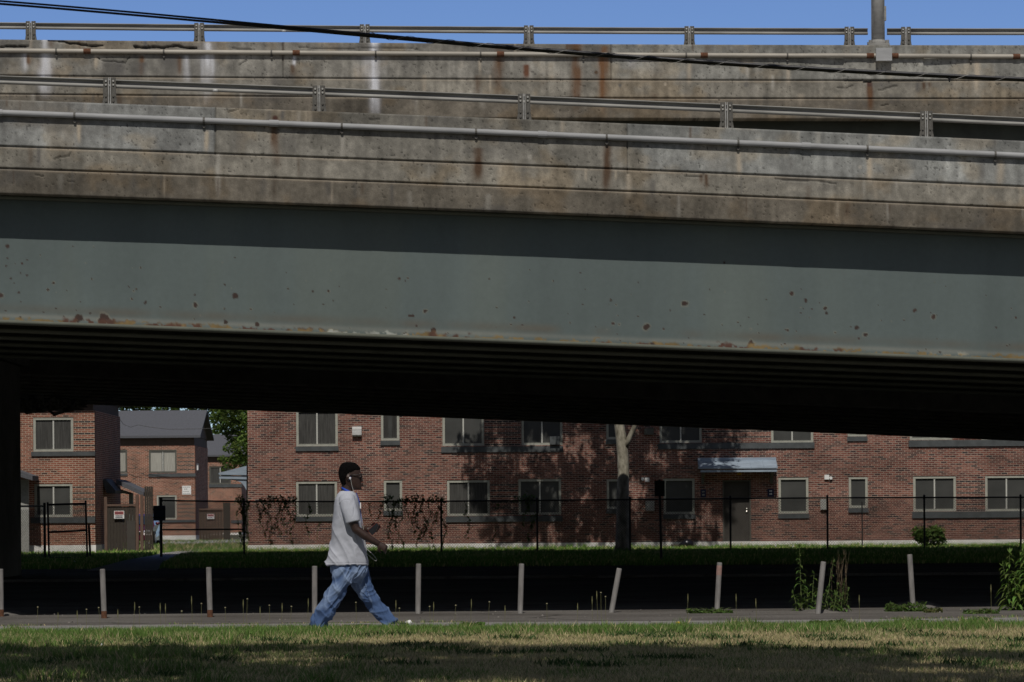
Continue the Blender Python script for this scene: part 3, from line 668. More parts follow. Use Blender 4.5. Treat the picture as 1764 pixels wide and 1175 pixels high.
# ------------------------------------------------------------------ conduits
def conduit(label, fy, fz, pts, r, clamps, couplings, m, bend=None, rusty=()):
    """pts: photo points of the pipe's middle line"""
    root = thing('conduit_pipe', label, 'pipe', (0, float(fy(0))-.06, 0))
    cz = np.polyfit([U(a_, b_, fy(0))[0] for a_, b_ in pts], [U(a_, b_, float(fy(0))+ (float(fy(5))-float(fy(0)))/5*U(a_, b_, fy(0))[0])[2] for a_, b_ in pts], 2)
    X0, X1 = -15, 16
    dz_ = np.polyder(cz)
    zc = lambda X: float(np.polyval(cz, min(max(X, -8), 8)) + np.polyval(dz_, min(max(X, -8), 8))*(X-min(max(X, -8), 8)))
    off = lambda X: (-.003-r - (bend(X) if bend else 0))
    pos = lambda X: (X, float(fy(X))+off(X), zc(X))
    b = MB(); b.tube([pos(X) for X in np.linspace(X0, X1, 260)], r, 14); b.build('pipe', m, root, smooth=True)
    for px in clamps:
        X = float(U(px, pts[0][1], float(fy(0)))[0]); p = pos(X)
        q = MB(); q.tube([(X-.012, p[1], p[2]), (X+.012, p[1], p[2])], r+.008, 14)
        yb = float(fy(X))
        q.box(X-.014, X+.014, yb-.014, yb+.004, p[2]-r-.055, p[2]-r+.02)
        q.tube([(X, yb-.034, p[2]-r-.036), (X, yb-.013, p[2]-r-.036)], .017, 8)
        q.build('clamp', M['clampm'], root)
    for px in couplings:
        X = float(U(px, pts[0][1], float(fy(0)))[0]); L = .055
        q = MB(); q.tube([pos(X-L), pos(X+L)], r+.007, 14)
        q.build('coupling', M['rust'] if px in rusty else m, root, smooth=False)
    return root, pos
conduit('lower conduit, smooth grey pipe clipped along the nearer parapet', lowY, lowZ, [(0, 194.5), (300, 206), (600, 217.5), (900, 231), (1180, 243), (1480, 256), (1764, 268)], .0355,
        [-95, 136, 355, 590, 820, 1045, 1273, 1498, 1722], [6, 474, 934, 1391], M['conduit'])
pilx = (float(U(1453, 90, 58.8)[0]), float(U(1590, 90, 58.8)[0]))
bendf = lambda X: .03*float(sstep(pilx[0]-.9, pilx[0]-.05, np.array(X)))*(1-float(sstep(pilx[1]+.05, pilx[1]+.9, np.array(X))))
r2, pos2 = conduit('upper conduit, tan weathered pipe with rusty couplings and a junction box', upY, upZ, [(0, 87.5), (300, 89.5), (600, 92), (900, 94), (1180, 95.5), (1480, 97), (1764, 97.5)], .034,
        [-80, 105, 287, 470, 648, 828, 1005, 1183, 1359, 1680], [157, 512, 862, 1214, 1503, 1546, 1760], M['conduit2'], bend=bendf, rusty=(157, 512, 862, 1214, 1503, 1546, 1760))
bxp = pos2(float(U(1523.5, 97, 58.8)[0]))
def jbox(b): b.box(bxp[0]-.118, bxp[0]+.118, bxp[1]-.09, bxp[1]+.08, bxp[2]-.085, bxp[2]+.105)
one(jbox, 'junction_box', M['galv'], r2)
def jl(b): b.box(bxp[0]-.122, bxp[0]+.122, bxp[1]-.105, bxp[1]-.092, bxp[2]-.088, bxp[2]+.109)
one(jl, 'junction_box_lid', M['conduit'], r2)

# ------------------------------------------------------------------ overhead cable
cb = thing('overhead_cable', 'black bundled overhead cable sloping across the top of the view', 'cable', (0, 30, 5))
CP = [(-260, -14), (-120, -4), (0, 5), (204, 20), (340, 33.5), (600, 57), (886, 83), (1180, 104), (1464, 123), (1764, 136.5), (1900, 142), (2100, 150)]
cxp = np.array([p[0] for p in CP], float); cyp = np.array([p[1] for p in CP], float)
cpf = np.polyfit(cxp, cyp, 4)
Xq = np.concatenate([[-1500, -800, -450], np.linspace(-240, 2080, 90), [2300, 2800, 3500]])
_pv = np.polyval
def cabley(x):
    xc = min(max(x, -240), 2080); return float(_pv(cpf, xc) + _pv(np.polyder(cpf), xc)*(x-xc))
YC = 31.0
spl = lambda x: 2.6*(1-sstep(150, 800, np.array(x)))
rad = lambda r: [r*(1-.36*float(1-sstep(250, 800, np.array(x)))) for x in Xq]
def cab(dy, r):
    return lambda b: b.tube([U(x, cabley(x)+dy*(spl(x)+2.0), YC+.02*dy) for x in Xq], rad(r), 8)
one(cab(-.5, .0125), 'cable_strand', M['cable'], cb, smooth=True)
one(cab(.55, .0145), 'cable_strand', M['cable'], cb, smooth=True)
def wrap(b):
    pts = []
    for i, x in enumerate(np.linspace(640, 2050, 1100)):
        c_ = U(x, np.polyval(cpf, x)+.2, YC); an = x/11.0
        rr = .0225
        pts.append(c_+np.array([0, -math.cos(an)*rr, math.sin(an)*rr]))
    b.tube(pts, .0022, 4)
one(wrap, 'lashing_wire', M['rail'], cb)
cp0 = U(1635.5, 135, YC)
one(lambda b: b.tube([cp0+np.array([0, 0, .03]), cp0+np.array([0, 0, -.03])], [.018, .006], 6), 'cable_tie', M['cable'], cb)
#PART2

# ------------------------------------------------------------------ houses
def XZ(px, py, Y): p = U(px, py, Y); return float(p[0]), float(p[2])
def rect(r, Y):
    x0, y0, x1, y1 = r; cx_, cy_ = (x0+x1)/2, (y0+y1)/2
    return XZ(x0, cy_, Y)[0], XZ(x1, cy_, Y)[0], XZ(cx_, y1, Y)[1], XZ(cx_, y0, Y)[1]
def wall_holes(b, X0, X1, Y, Z0, Z1, holes, th=.22):
    xs_ = sorted({X0, X1, *[h[0] for h in holes], *[h[1] for h in holes]}); zs_ = sorted({Z0, Z1, *[h[2] for h in holes], *[h[3] for h in holes]})
    inside = lambda x, z: any(h[0] < x < h[1] and h[2] < z < h[3] for h in holes)
    for xa, xb in zip(xs_[:-1], xs_[1:]):
        for za, zb in zip(zs_[:-1], zs_[1:]):
            if not inside((xa+xb)/2, (za+zb)/2):
                b.add([(xa, Y, za), (xb, Y, za), (xb, Y, zb), (xa, Y, zb)], [(0, 1, 2, 3)])
    for h in holes:
        xa, xb, za, zb = h
        b.add([(xa, Y, za), (xa, Y+th, za), (xa, Y+th, zb), (xa, Y, zb)], [(0, 1, 2, 3)])
        b.add([(xb, Y, za), (xb, Y, zb), (xb, Y+th, zb), (xb, Y+th, za)], [(0, 1, 2, 3)])
        b.add([(xa, Y, zb), (xb, Y, zb), (xb, Y+th, zb), (xa, Y+th, zb)], [(0, 1, 2, 3)])
        b.add([(xa, Y, za), (xa, Y+th, za), (xb, Y+th, za), (xb, Y, za)], [(0, 1, 2, 3)])
def window(house, r, Y, split=2, fm='frame', sill=True, curtain=0, fw=None):
    xa, xb, za, zb = rect(r, Y); fw = fw or .088
    b = MB()
    b.box(xa+.004, xb-.004, Y+.02, Y+.10, zb-fw, zb-.004); b.box(xa+.004, xb-.004, Y+.02, Y+.10, za+.004, za+fw)
    b.box(xa+.004, xa+fw, Y+.021, Y+.10, za+fw, zb-fw); b.box(xb-fw, xb-.004, Y+.021, Y+.10, za+fw, zb-fw)
    # inner step of the frame
    i = fw*.62
    b.box(xa+i, xb-i, Y+.015, Y+.0195, za+fw-.012, za+fw); b.box(xa+i, xb-i, Y+.015, Y+.0195, zb-fw, zb-fw+.012)
    f = b.build('window', M[fm], house)
    bx('pane', M['screen'], f, xa+fw-.01, xb-fw+.01, Y+.075, Y+.085, za+fw-.01, zb-fw+.01)
    if curtain:
        q = MB(); n = 26; x0, x1 = xa+fw, xb-fw; z1 = zb-fw; pts = []
        for side in ((x0, (x0+x1)/2-.06), ((x0+x1)/2+.06, x1)):
            nn_ = 18
            for k in range(nn_):
                xL, xR = side[0]+(side[1]-side[0])*k/nn_, side[0]+(side[1]-side[0])*(k+1)/nn_
                yk = Y+.070-.012*(k % 2)
                q.add([(xL, yk, za+fw), (xR, Y+.070-.012*((k+1) % 2), za+fw), (xR, Y+.070-.012*((k+1) % 2), z1-.02), (xL, yk, z1-.02)], [(0, 1, 2, 3)])
        q.build('curtain', M['curtain'] if curtain == 1 else M['curtain2'], f)
    if split == 2:
        xm = (xa+xb)/2
        bx('mullion', M['mullion'], f, xm-.025, xm+.025, Y+.04, Y+.066, za+fw, zb-fw)
    if sill:
        bx('sill', M['slate'], f, xa-.02, xb+.02, Y-.05, Y+.09, za-.165, za-.003)
    return (xa, xb, za, zb)
M['curtain2'] = mat('dim_curtain_behind_screen', (.062, .061, .057), .9, var=.45, scale=3, stretch=(9, 9, .5))
def sill_band(house, r, Y):
    xa, xb, za, zb = rect(r, Y); bx('sill_band', M['slate'], house, xa, xb, Y-.055, Y-.002, za, zb)
def bandpanel(house, r, Y, m):
    xa, xb, za, zb = rect(r, Y); bx('banded_brick_panel', M[m], house, xa, xb, Y-.004, Y+.01, za, zb)
def gable(house, X0, X1, Ya, Yb, ze, zr, over=.3, m='shingle', th=.12):
    Ym = (Ya+Yb)/2
    s_ = (zr-ze)/(Ym-Ya)
    poly = [(Ya-over, ze-over*s_), (Ym, zr), (Yb+over, ze-over*s_), (Yb+over, ze-over*s_-th), (Ym, zr-th), (Ya-over, ze-over*s_-th)]
    return one(lambda b: b.prism(poly, 'x', X0-over, X1+over), 'roof', M[m], house)

# --- long brick house behind the fence
YD = 135.0
D_ = thing('brick_house', 'long two storey red brick row house behind the fence, shaded by a tree', 'house', (8, YD, 0))
Dx0 = XZ(427, 830, YD)[0]; Dx1 = 24.0
dz = lambda px, py: XZ(px, py, YD)[1]
Dw = [ (510,706,582,769,2,1), (656,706,688,759,1,1), (762,705,834,768,2,0), (898,704,969,767,2,0), (1044,703,1077,757,1,1), (1136,701,1209,763,2,0), (1328,700,1401,763,2,0), (1460,700,1493,752,1,1), (1567,697,1640,758,2,0), (1690,697,1763,758,2,0),
       (510,829,581,890,2,1), (661,827,693,880,1,1), (770,827,844,889,2,0), (893,825,967,887,2,0), (1045,825,1078,877,1,1), (1143,824,1197,886,1,1), (1341,822,1393,885,1,1), (1462,821,1495,875,1,1), (1573,820,1647,881,2,0), (1697,819,1771,881,2,0) ]
holes = [rect(q[:4], YD) for q in Dw]
door_r = rect((1245, 827, 1294, 938), YD); holes.append(door_r)
b = MB(); wall_holes(b, Dx0, Dx1, YD, .22, 5.6, holes)
b.box(Dx0, Dx0+.22, YD+.22, YD+9, .22, 5.6); b.box(Dx1-.22, Dx1, YD+.22, YD+9, .22, 5.6); b.box(Dx0+.22, Dx1-.22, YD+8.78, YD+9, .22, 5.6)
b.build('wall', M['brick'], D_)
for i, q in enumerate(Dw): window(D_, q[:4], YD, q[4], sill=bool(q[5]), curtain=2 if i in (0, 1, 12, 10) else 0)
for r in ((760,769,970,779), (1134,763,1403,773), (1565,758,1800,769), (768,889,969,899), (1571,881,1800,892)): sill_band(D_, r, YD)
for r in ((835,706,897,768), (1210,702,1327,762), (1641,698,1689,757), (845,827,892,888), (1648,820,1696,880)): bandpanel(D_, r, YD, 'brick_band')
bx('foundation', M['found'], D_, Dx0-.02, Dx1, YD-.02, YD+8.9, -.1, .215)
bx('eave', M['frame_dark'], D_, Dx0-.3, Dx1+.3, YD-.45, YD+9.45, 5.605, 5.75)
gable(D_, Dx0, Dx1, YD, YD+9, 5.76+.2, 7.9, over=.45)
# door
xa, xb, za, zb = door_r
d_ = bx('door', M['door'], D_, xa+.05, xb-.05, YD+.12, YD+.17, za+.02, zb-.05)
one(lambda q: (q.box(xa+.002, xa+.05, YD+.02, YD+.2, za, zb-.05), q.box(xb-.05, xb-.002, YD+.02, YD+.2, za, zb-.05), q.box(xa+.002, xb-.002, YD+.02, YD+.2, zb-.05, zb-.002)), 'door_frame', M['frame_dark'], D_)
hx, hz = XZ(1286.5, 881, YD)
def knob(q):
    q.ball((hx, YD+.085, hz), .033); q.tube([(hx, YD+.119, hz), (hx, YD+.095, hz)], .02, 8); q.ball((hx+.005, YD+.1, hz+.10), .022)
one(knob, 'handle', M['steelk'], d_)
# awning
ax0, ax1 = XZ(1202, 800, YD)[0], XZ(1337, 800, YD)[0]
zt_, zk, zf, zfb = dz(1270, 788.5), dz(1270, 793.5), dz(1270, 806), dz(1270, 813.5)
def awn(q):
    q.prism([(YD-.003, zt_), (YD-.06, zt_), (YD-.06, zk), (YD-.76, zf), (YD-.76, zf-.035), (YD-.05, zf-.03), (YD-.003, zf-.03)], 'x', ax0, ax1)
    for xx in np.linspace(ax0+.02, ax1-.02, 7): q.prism([(YD-.062, zk+.018), (YD-.762, zf+.018), (YD-.762, zf-.0), (YD-.062, zk-.0)], 'x', xx-.012, xx+.012)
aw = one(awn, 'door_awning', M['bluemetal'], D_)
bx('fascia', M['bluemetal'], aw, ax0+.06, ax1-.02, YD-.72, YD-.66, zfb, zf-.075)
for xx in (ax0+.12, ax1-.22):
    one(lambda q: q.prism([(YD-.003, zfb-.02), (YD-.62, zfb-.02), (YD-.45, zfb-.10), (YD-.10, zfb-.20), (YD-.06, zfb-.38), (YD-.003, zfb-.42)], 'x', xx, xx+.10), 'bracket', M['frame_dark'], aw)
lxp, lzp = XZ(1273, 816, YD)
one(lambda q: (q.tube([(lxp, YD-.2, lzp+.12), (lxp, YD-.2, lzp+.03)], .05, 10), q.ball((lxp, YD-.2, lzp), (.09, .09, .05))), 'porch_lamp', M['amber'], D_, smooth=True)
# blue side porch roof on the left end
pa, pb_, pc, pd, pe_ = [XZ(x, y, YD+2.2) for x, y in ((380, 815.5), (428, 803), (428, 819), (381.5, 819), (381, 824))]
sp_ = one(lambda q: (q.prism([pa, pb_, pc, (pa[0]+.02, pa[1]-.06)], 'y', YD+1.2, YD+3.2), q.prism([(pa[0]+.02, pa[1]-.09), (pc[0], pc[1]-.03), (pc[0], pc[1]-.15), (pa[0]+.02, pa[1]-.20)], 'y', YD+1.25, YD+3.15)), 'side_porch_roof', M['bluemetal'], D_)
bk = [XZ(x, y, YD+2.2) for x, y in ((392, 826), (427.5, 826), (427.5, 845), (424, 838), (418, 831), (408, 828))]
one(lambda q: q.prism(bk, 'y', YD+1.3, YD+1.4), 'bracket', M['bluemetal'], sp_)
# boxes and plates on the wall
def wbox(name, m, r, dep, Y=YD, house=D_):
    xa, xb, za, zb = rect(r, Y); return bx(name, M[m], house, xa, xb, Y-dep, Y-.003, za, zb)
vx0, vx1, vz0, vz1 = rect((607, 735, 623, 752), YD)
one(lambda q: q.prism([(YD-.003, vz1), (YD-.06, vz1), (YD-.15, vz1-.09), (YD-.17, vz0+.05), (YD-.13, vz0), (YD-.003, vz0)], 'x', vx0, vx1), 'vent_hood', M['galv'], D_)
wbox('vent_hood', 'frame_dark', (1110, 738, 1126, 749), .14)
wbox('floodlight_box', 'white', (1420, 818, 1428, 826), .07); wbox('floodlight_box', 'white', (1111, 823, 1118.5, 830), .06)
for px_, py_ in ((1431, 823.5), (1107, 825.5)):
    q_ = XZ(px_, py_, YD); one(lambda q: q.tube([(q_[0], YD-.10, q_[1]), (q_[0], YD-.003, q_[1])], .055, 12), 'floodlight', M['white'], D_)
wbox('utility_box', 'greybox', (1112, 863, 1127, 880), .12); wbox('utility_box', 'greybox', (1413, 860, 1426, 878), .12)
def plate(r, rows, back, fore, Y, house, name='number_plate', rowsy=None):
    xa, xb, za, zb = rect(r, Y); o = bx(name, M[back], house, xa, xb, Y-.02, Y-.003, za, zb)
    q = MB(); h_ = zb-za; w_ = xb-xa
    for i, (f0, f1, yy, th) in enumerate(rows):
        n = max(2, int((f1-f0)*6))
        for k in range(n):
            u0 = f0+(f1-f0)*(k+.12)/n; u1 = f0+(f1-f0)*(k+.80)/n
            q.box(xa+w_*u0, xa+w_*u1, Y-.0235, Y-.0205, za+h_*(yy-th/2), za+h_*(yy+th/2))
    q.build('lettering', M[fore], o); return o
plate((1207, 843, 1216, 857), [(.3, .75, .70, .16), (.3, .75, .32, .2)], 'navy', 'greybox', YD, D_)
plate((1322, 842, 1333, 856), [(.3, .75, .72, .16), (.3, .75, .36, .2)], 'navy', 'white', YD, D_)
# window air conditioner
q_ = rect((947, 752, 964, 765), YD); bx('air_conditioner', M['slate'], D_, q_[0], q_[1], YD-.16, YD+.07, q_[2]-.02, q_[3])

# --- near left house
YA = 131.0
A_ = thing('brick_house', 'near left red brick house with two wide windows and dark side wall', 'house', (-17, YA, 0))
Ax0, Ax1 = XZ(-60, 830, YA)[0], XZ(163.5, 830, YA)[0]
Aw = [(57, 719, 126.5, 778), (59, 833, 125, 891)]
zA = XZ(110, 707.5, YA)[1]; zAf = XZ(110, 939, YA)[1]
b = MB(); wall_holes(b, Ax0, Ax1, YA, zAf, zA, [rect(r, YA) for r in Aw])
b.box(Ax1-.22, Ax1, YA+.22, YA+8.6, zAf, zA); b.box(Ax0, Ax0+.22, YA+.22, YA+8.6, zAf, zA); b.box(Ax0+.22, Ax1-.22, YA+8.38, YA+8.6, zAf, zA)
b.build('wall', M['brick2'], A_)
for r, cu in zip(Aw, (2, 0)): window(A_, r, YA, 2, sill=False, curtain=cu)
sill_band(A_, (54, 778, 164, 785.5), YA); sill_band(A_, (53, 891, 164, 901), YA)
bandpanel(A_, (127, 719, 163, 777), YA, 'brick2_band'); bandpanel(A_, (126, 833, 163, 890), YA, 'brick2_band')
bx('foundation', M['found'], A_, Ax0, Ax1+.02, YA-.02, YA+8.5, -.1, zAf-.004)
bx('frieze', M['siding'], A_, Ax0, Ax1-.04, YA-.008, YA+8.5, zA+.003, zA+.55)
gable(A_, Ax0, Ax1, YA, YA+8.6, zA+.62, zA+2.3, over=.35)
# side porch
pr0, pr1 = XZ(207, 826, 137), XZ(254, 848, 137)
po = one(lambda q: q.prism([pr0, pr1, (pr1[0], pr1[1]-.15), (pr0[0], pr0[1]-.17)], 'y', 135.6, 139.0), 'porch_roof', M['shingle'], A_)
one(lambda q: (q.prism([XZ(207, 842, 137), XZ(232, 850, 137), XZ(232, 853, 137), XZ(207, 849, 137)], 'y', 136.4, 136.6), q.box(XZ(225.5, 860, 137)[0], XZ(232, 860, 137)[0], 136.3, 136.5, 0, XZ(228, 851, 137)[1])), 'porch_post', M['teal'], A_)
bh = [XZ(177, 826, 134), XZ(183, 825, 134), XZ(201, 845, 134), XZ(200, 850, 134), XZ(186, 850, 134)]
one(lambda q: q.prism(bh, 'y', 133.6, 136), 'side_door_hood', M['slate'], A_)
# small porch at far left of the near house
one(lambda q: q.prism([XZ(5, 800, 130), XZ(61, 820, 130), XZ(61, 828, 130), XZ(5, 812, 130)], 'y', 129.2, 130.9), 'porch_roof', M['shingle'], A_)
one(lambda q: q.box(XZ(20, 850, 130)[0], XZ(50, 850, 130)[0], 129.9, 130.0, 0, XZ(40, 826, 130)[1]), 'porch_side_panel', M['greybox'], A_)
# wooden screen with its sign
WS = thing('wooden_screen', 'dark stained wooden screen fence with brown posts between the near left house and the car', 'fence', tuple(U(215, 945, 133)*np.array([1, 1, 0])))
s0, s1 = XZ(182, 900, 133)[0], XZ(237, 900, 133)[0]; st = XZ(210, 871, 133)[1]
one(lambda q: [q.box(s0+.06+(s1-s0-.12)*k/9, s0+.06+(s1-s0-.12)*(k+.94)/9, 133.0, 133.03, .05, st-.03) for k in range(9)], 'board_panel', M['wood'], WS)
bx('top_rail', M['wood_post'], WS, s0, s1-.05, 132.96, 133.06, st-.02, st+.05)
for xx, zz in ((s0-.04, XZ(182, 856, 133)[1]), (s1-.06, XZ(236, 852, 133)[1]), (s1+.10, XZ(241, 852, 133)[1])): bx('post', M['wood_post'], WS, xx, xx+.10, 132.94, 133.08, 0, zz)
bx('metal_sheet', M['greybox'], WS, XZ(219, 900, 133)[0], s1-.07, 132.92, 132.95, .05, XZ(225, 897, 133)[1]).data.materials[0] = M['door']
one(lambda q: [q.box(s1+.22+.075*k, s1+.22+.075*k+.065, 133.3, 133.34, .03, XZ(250, 838, 133)[1]) for k in range(4)], 'board_panel', M['wood'], WS)
def sign(label, r, Y):
    xa, xb, za, zb = rect(r, Y)
    root = thing('warning_sign', label, 'sign', ((xa+xb)/2, Y, za), 'red and white warning signs')
    bx('board', M['white'], root, xa, xb, Y-.012, Y, za, zb)
    bx('header_panel', M['red'], root, xa+.02, xb-.02, Y-.016, Y-.013, za+(zb-za)*.52, zb-.02)
    q = MB()
    for y_, n, m_ in ((.72, 7, 0), (.36, 9, 1), (.16, 8, 1)):
        for k in range(n):
            u0 = .14+.72*k/n; q.box(xa+(xb-xa)*u0, xa+(xb-xa)*(u0+.55/n), Y-.019, Y-.0165 if m_ == 0 else Y-.0125, za+(zb-za)*(y_-.06), za+(zb-za)*(y_+.06))
    q.build('lettering', M['navy'], root)
sign('red and white warning sign on the dark wooden screen beside the near left house', (196.5, 880, 214, 893.5), 132.91)
WS2 = thing('wooden_screen', 'far grey brown wooden enclosure beside the middle brick house', 'fence', tuple(U(363, 925, 198)*np.array([1, 1, 0])))
t0, t1 = XZ(343, 900, 198)[0], XZ(384, 900, 198)[0]
one(lambda q: [q.box(t0+(t1-t0)*k/8, t0+(t1-t0)*(k+.93)/8, 198, 198.04, .03, XZ(363, 879, 198)[1]) for k in range(8)], 'board_panel', M['siding'], WS2)
bx('top_rail', M['wood_post'], WS2, t0, t1, 197.94, 198.06, XZ(363, 879, 198)[1], XZ(363, 876, 198)[1])
one(lambda q: q.box(t1+.03, XZ(397, 900, 198)[0], 197.8, 197.9, .03, XZ(390, 866, 198)[1]), 'end_panel', M['wood'], WS2)
sign('red and white warning sign on the far grey brown enclosure', (357, 885.5, 369, 894), 197.92)

# --- middle house with the grey gable roof
YB_ = 200.0
B_ = thing('brick_house', 'middle brick house with grey shingle gable roof and curtained window', 'house', (-19, YB_, 0))
Bx0, Bx1 = XZ(120, 800, YB_)[0], XZ(336, 800, YB_)[0]
Bw = [(190, 775, 219, 815, 1, 0), (256.5, 775, 304.5, 815, 2, 1), (270, 853, 304.5, 895, 1, 0)]
zB = XZ(290, 768, YB_)[1]; zBf = XZ(300, 922.5, YB_)[1]
b = MB(); wall_holes(b, Bx0, Bx1, YB_, zBf, zB, [rect(r[:4], YB_) for r in Bw])
b.box(Bx1-.22, Bx1, YB_+.22, YB_+8.4, zBf, zB); b.box(Bx0, Bx0+.22, YB_+.22, YB_+8.4, zBf, zB); b.box(Bx0+.22, Bx1-.22, YB_+8.18, YB_+8.4, zBf, zB)
b.build('wall', M['brick2'], B_)
window(B_, Bw[0][:4], YB_, 1, 'frame_dark', False, 1); window(B_, Bw[1][:4], YB_, 2, 'frame_dark', False, 1); window(B_, Bw[2][:4], YB_, 1, 'frame', False)
sill_band(B_, (256, 815.5, 337, 821.5), YB_); sill_band(B_, (270, 895.5, 337, 900), YB_); sill_band(B_, (188, 815.5, 220, 819.5), YB_)
bandpanel(B_, (305.5, 776, 335, 814), YB_, 'brick2_band'); bandpanel(B_, (305.5, 856, 335, 894), YB_, 'brick2_band')
bx('foundation', M['found'], B_, Bx0, Bx1+.02, YB_-.02, YB_+8.3, -.1, zBf-.004)
ze = XZ(300, 751, YB_)[1]
bx('frieze', M['siding'], B_, Bx0, Bx1-.03, YB_-.006, YB_+8.38, zB+.003, ze-.05)
one(lambda q: q.prism([(YB_+.01, ze-.04), (YB_+4.2, XZ(357, 709, 204.2)[1]-.1), (YB_+8.39, ze-.04)], 'x', Bx1-.12, Bx1), 'gable_wall', M['siding'], B_)
gable(B_, Bx0, Bx1, YB_, YB_+8.4, ze+.12, XZ(357, 706.5, 204.2)[1], over=.32)
plate((314, 837, 329, 852), [(.1, .9, .85, .1), (.2, .6, .62, .14), (.1, .8, .35, .1), (.1, .9, .1, .1)], 'white', 'greybox', YB_, B_, 'wall_sign')
q_ = XZ(338.5, 803, YB_); one(lambda q: (q.box(Bx1+.003, Bx1+.1, YB_+.8, YB_+.95, q_[1]-.2, q_[1]+.15)), 'wall_lamp', M['white'], B_)
wr = thing('service_wire', 'thin sagging service wire across the grey gable roof', 'wire', tuple(U(280, 738, 198)))
one(lambda q: q.tube([U(x, y, 198) for x, y in ((206, 722), (213, 731), (225, 736), (238, 732), (260, 736), (290, 739.5), (330, 739), (372, 738))], .012, 5), 'wire', M['cable'], wr)

# --- farthest house
YC_ = 250.0
C_ = thing('brick_house', 'farthest brick house half hidden behind the green leafy tree', 'house', (-19, YC_, 0))
Cx0, Cx1 = XZ(300, 850, YC_)[0], XZ(416, 850, YC_)[0]
zC, zCf, zCe = XZ(390, 796, YC_)[1], XZ(390, 918, YC_)[1], XZ(390, 783.5, YC_)[1]
Cw = (360.5, 803, 398, 834)
b = MB(); wall_holes(b, Cx0, Cx1, YC_, zCf, zC, [rect(Cw, YC_)])
b.box(Cx1-.22, Cx1, YC_+.22, YC_+8, zCf, zC); b.box(Cx0, Cx0+.22, YC_+.22, YC_+8, zCf, zC); b.box(Cx0+.22, Cx1-.22, YC_+7.78, YC_+8, zCf, zC)
b.build('wall', M['brick2'], C_)
window(C_, Cw, YC_, 2, 'frame_dark', False, 2); sill_band(C_, (360, 834, 417, 839.5), YC_); sill_band(C_, (398, 896, 417, 901), YC_)
bx('foundation', M['found'], C_, Cx0, Cx1+.02, YC_-.02, YC_+7.9, -.1, zCf-.004)
bx('frieze', M['siding'], C_, Cx0, Cx1-.03, YC_-.006, YC_+7.98, zC+.003, zCe-.03)
gable(C_, Cx0, Cx1, YC_, YC_+8, zCe+.1, XZ(390, 748, 254)[1], over=.3)

# ------------------------------------------------------------------ parked car, seen past the wooden screen
cc = G(240, 938.5); cYf = 163.0; cX = XZ(229, 900, cYf)[0]
car = thing('parked_car', 'maroon car parked nose out behind the dark wooden screen, mostly hidden', 'car', (cX, cYf, 0))
def carbody(q):
    hw = .86
    prof = [(0, .22), (-.02, .45), (.05, .62), (.25, .72), (1.05, .86), (1.75, 1.28), (2.3, 1.36), (3.2, 1.33), (3.9, .95), (4.35, .90), (4.42, .55), (4.38, .22)]
    n = len(prof); rows = []
    for s, k in ((-1, 1), (-.93, .0), (.93, .0), (1, 1)):
        pass
    def side(s, y, z): t = max(0, (z-.75)/.6); return s*(hw - .22*t - (.10*max(0, .5-y) if y < .5 else 0))
    for s in (-1, 1): rows += [(cX+side(s, y, z), cYf+y, z) for y, z in prof]
    q.add(rows, [tuple(range(n)), tuple(range(n, 2*n))[::-1]] + [(i, n+i, n+(i+1) % n, (i+1) % n) for i in range(n)])
body = one(carbody, 'body', M['carpaint'], car)
def wsh(q):
    q.add([(cX-.70, cYf+1.09, .91), (cX+.70, cYf+1.09, .91), (cX+.60, cYf+1.71, 1.27), (cX-.60, cYf+1.71, 1.27)], [(0, 1, 2, 3)])
    q.v = [(v[0], v[1]-.012, v[2]+.006) for v in q.v]
one(wsh, 'windscreen', M['carglass'], car)
for s in (-1, 1):
    one(lambda q: q.ball((cX+s*.62, cYf+.06, .60), (.19, .10, .085)), 'headlight', M['lampglass'], car, smooth=True)
    one(lambda q: q.ball((cX+s*.93, cYf+1.35, .95), (.10, .06, .07)), 'mirror', M['carpaint'], car, smooth=True)
    for yy in (.85, 3.5):
        w_ = one(lambda q: q.tube([(cX+s*.66, cYf+yy, .31), (cX+s*.88, cYf+yy, .31)], .31, 18), 'wheel', M['rubber'], car)
        one(lambda q: q.tube([(cX+s*.875, cYf+yy, .31), (cX+s*.89, cYf+yy, .31)], .19, 14), 'rim', M['galv'], w_)
bx('bumper', M['carpaint'], car, cX-.80, cX+.80, cYf-.08, cYf+.05, .26, .46); bx('grille', M['black'], car, cX-.42, cX+.42, cYf-.035, cYf+.05, .475, .60)

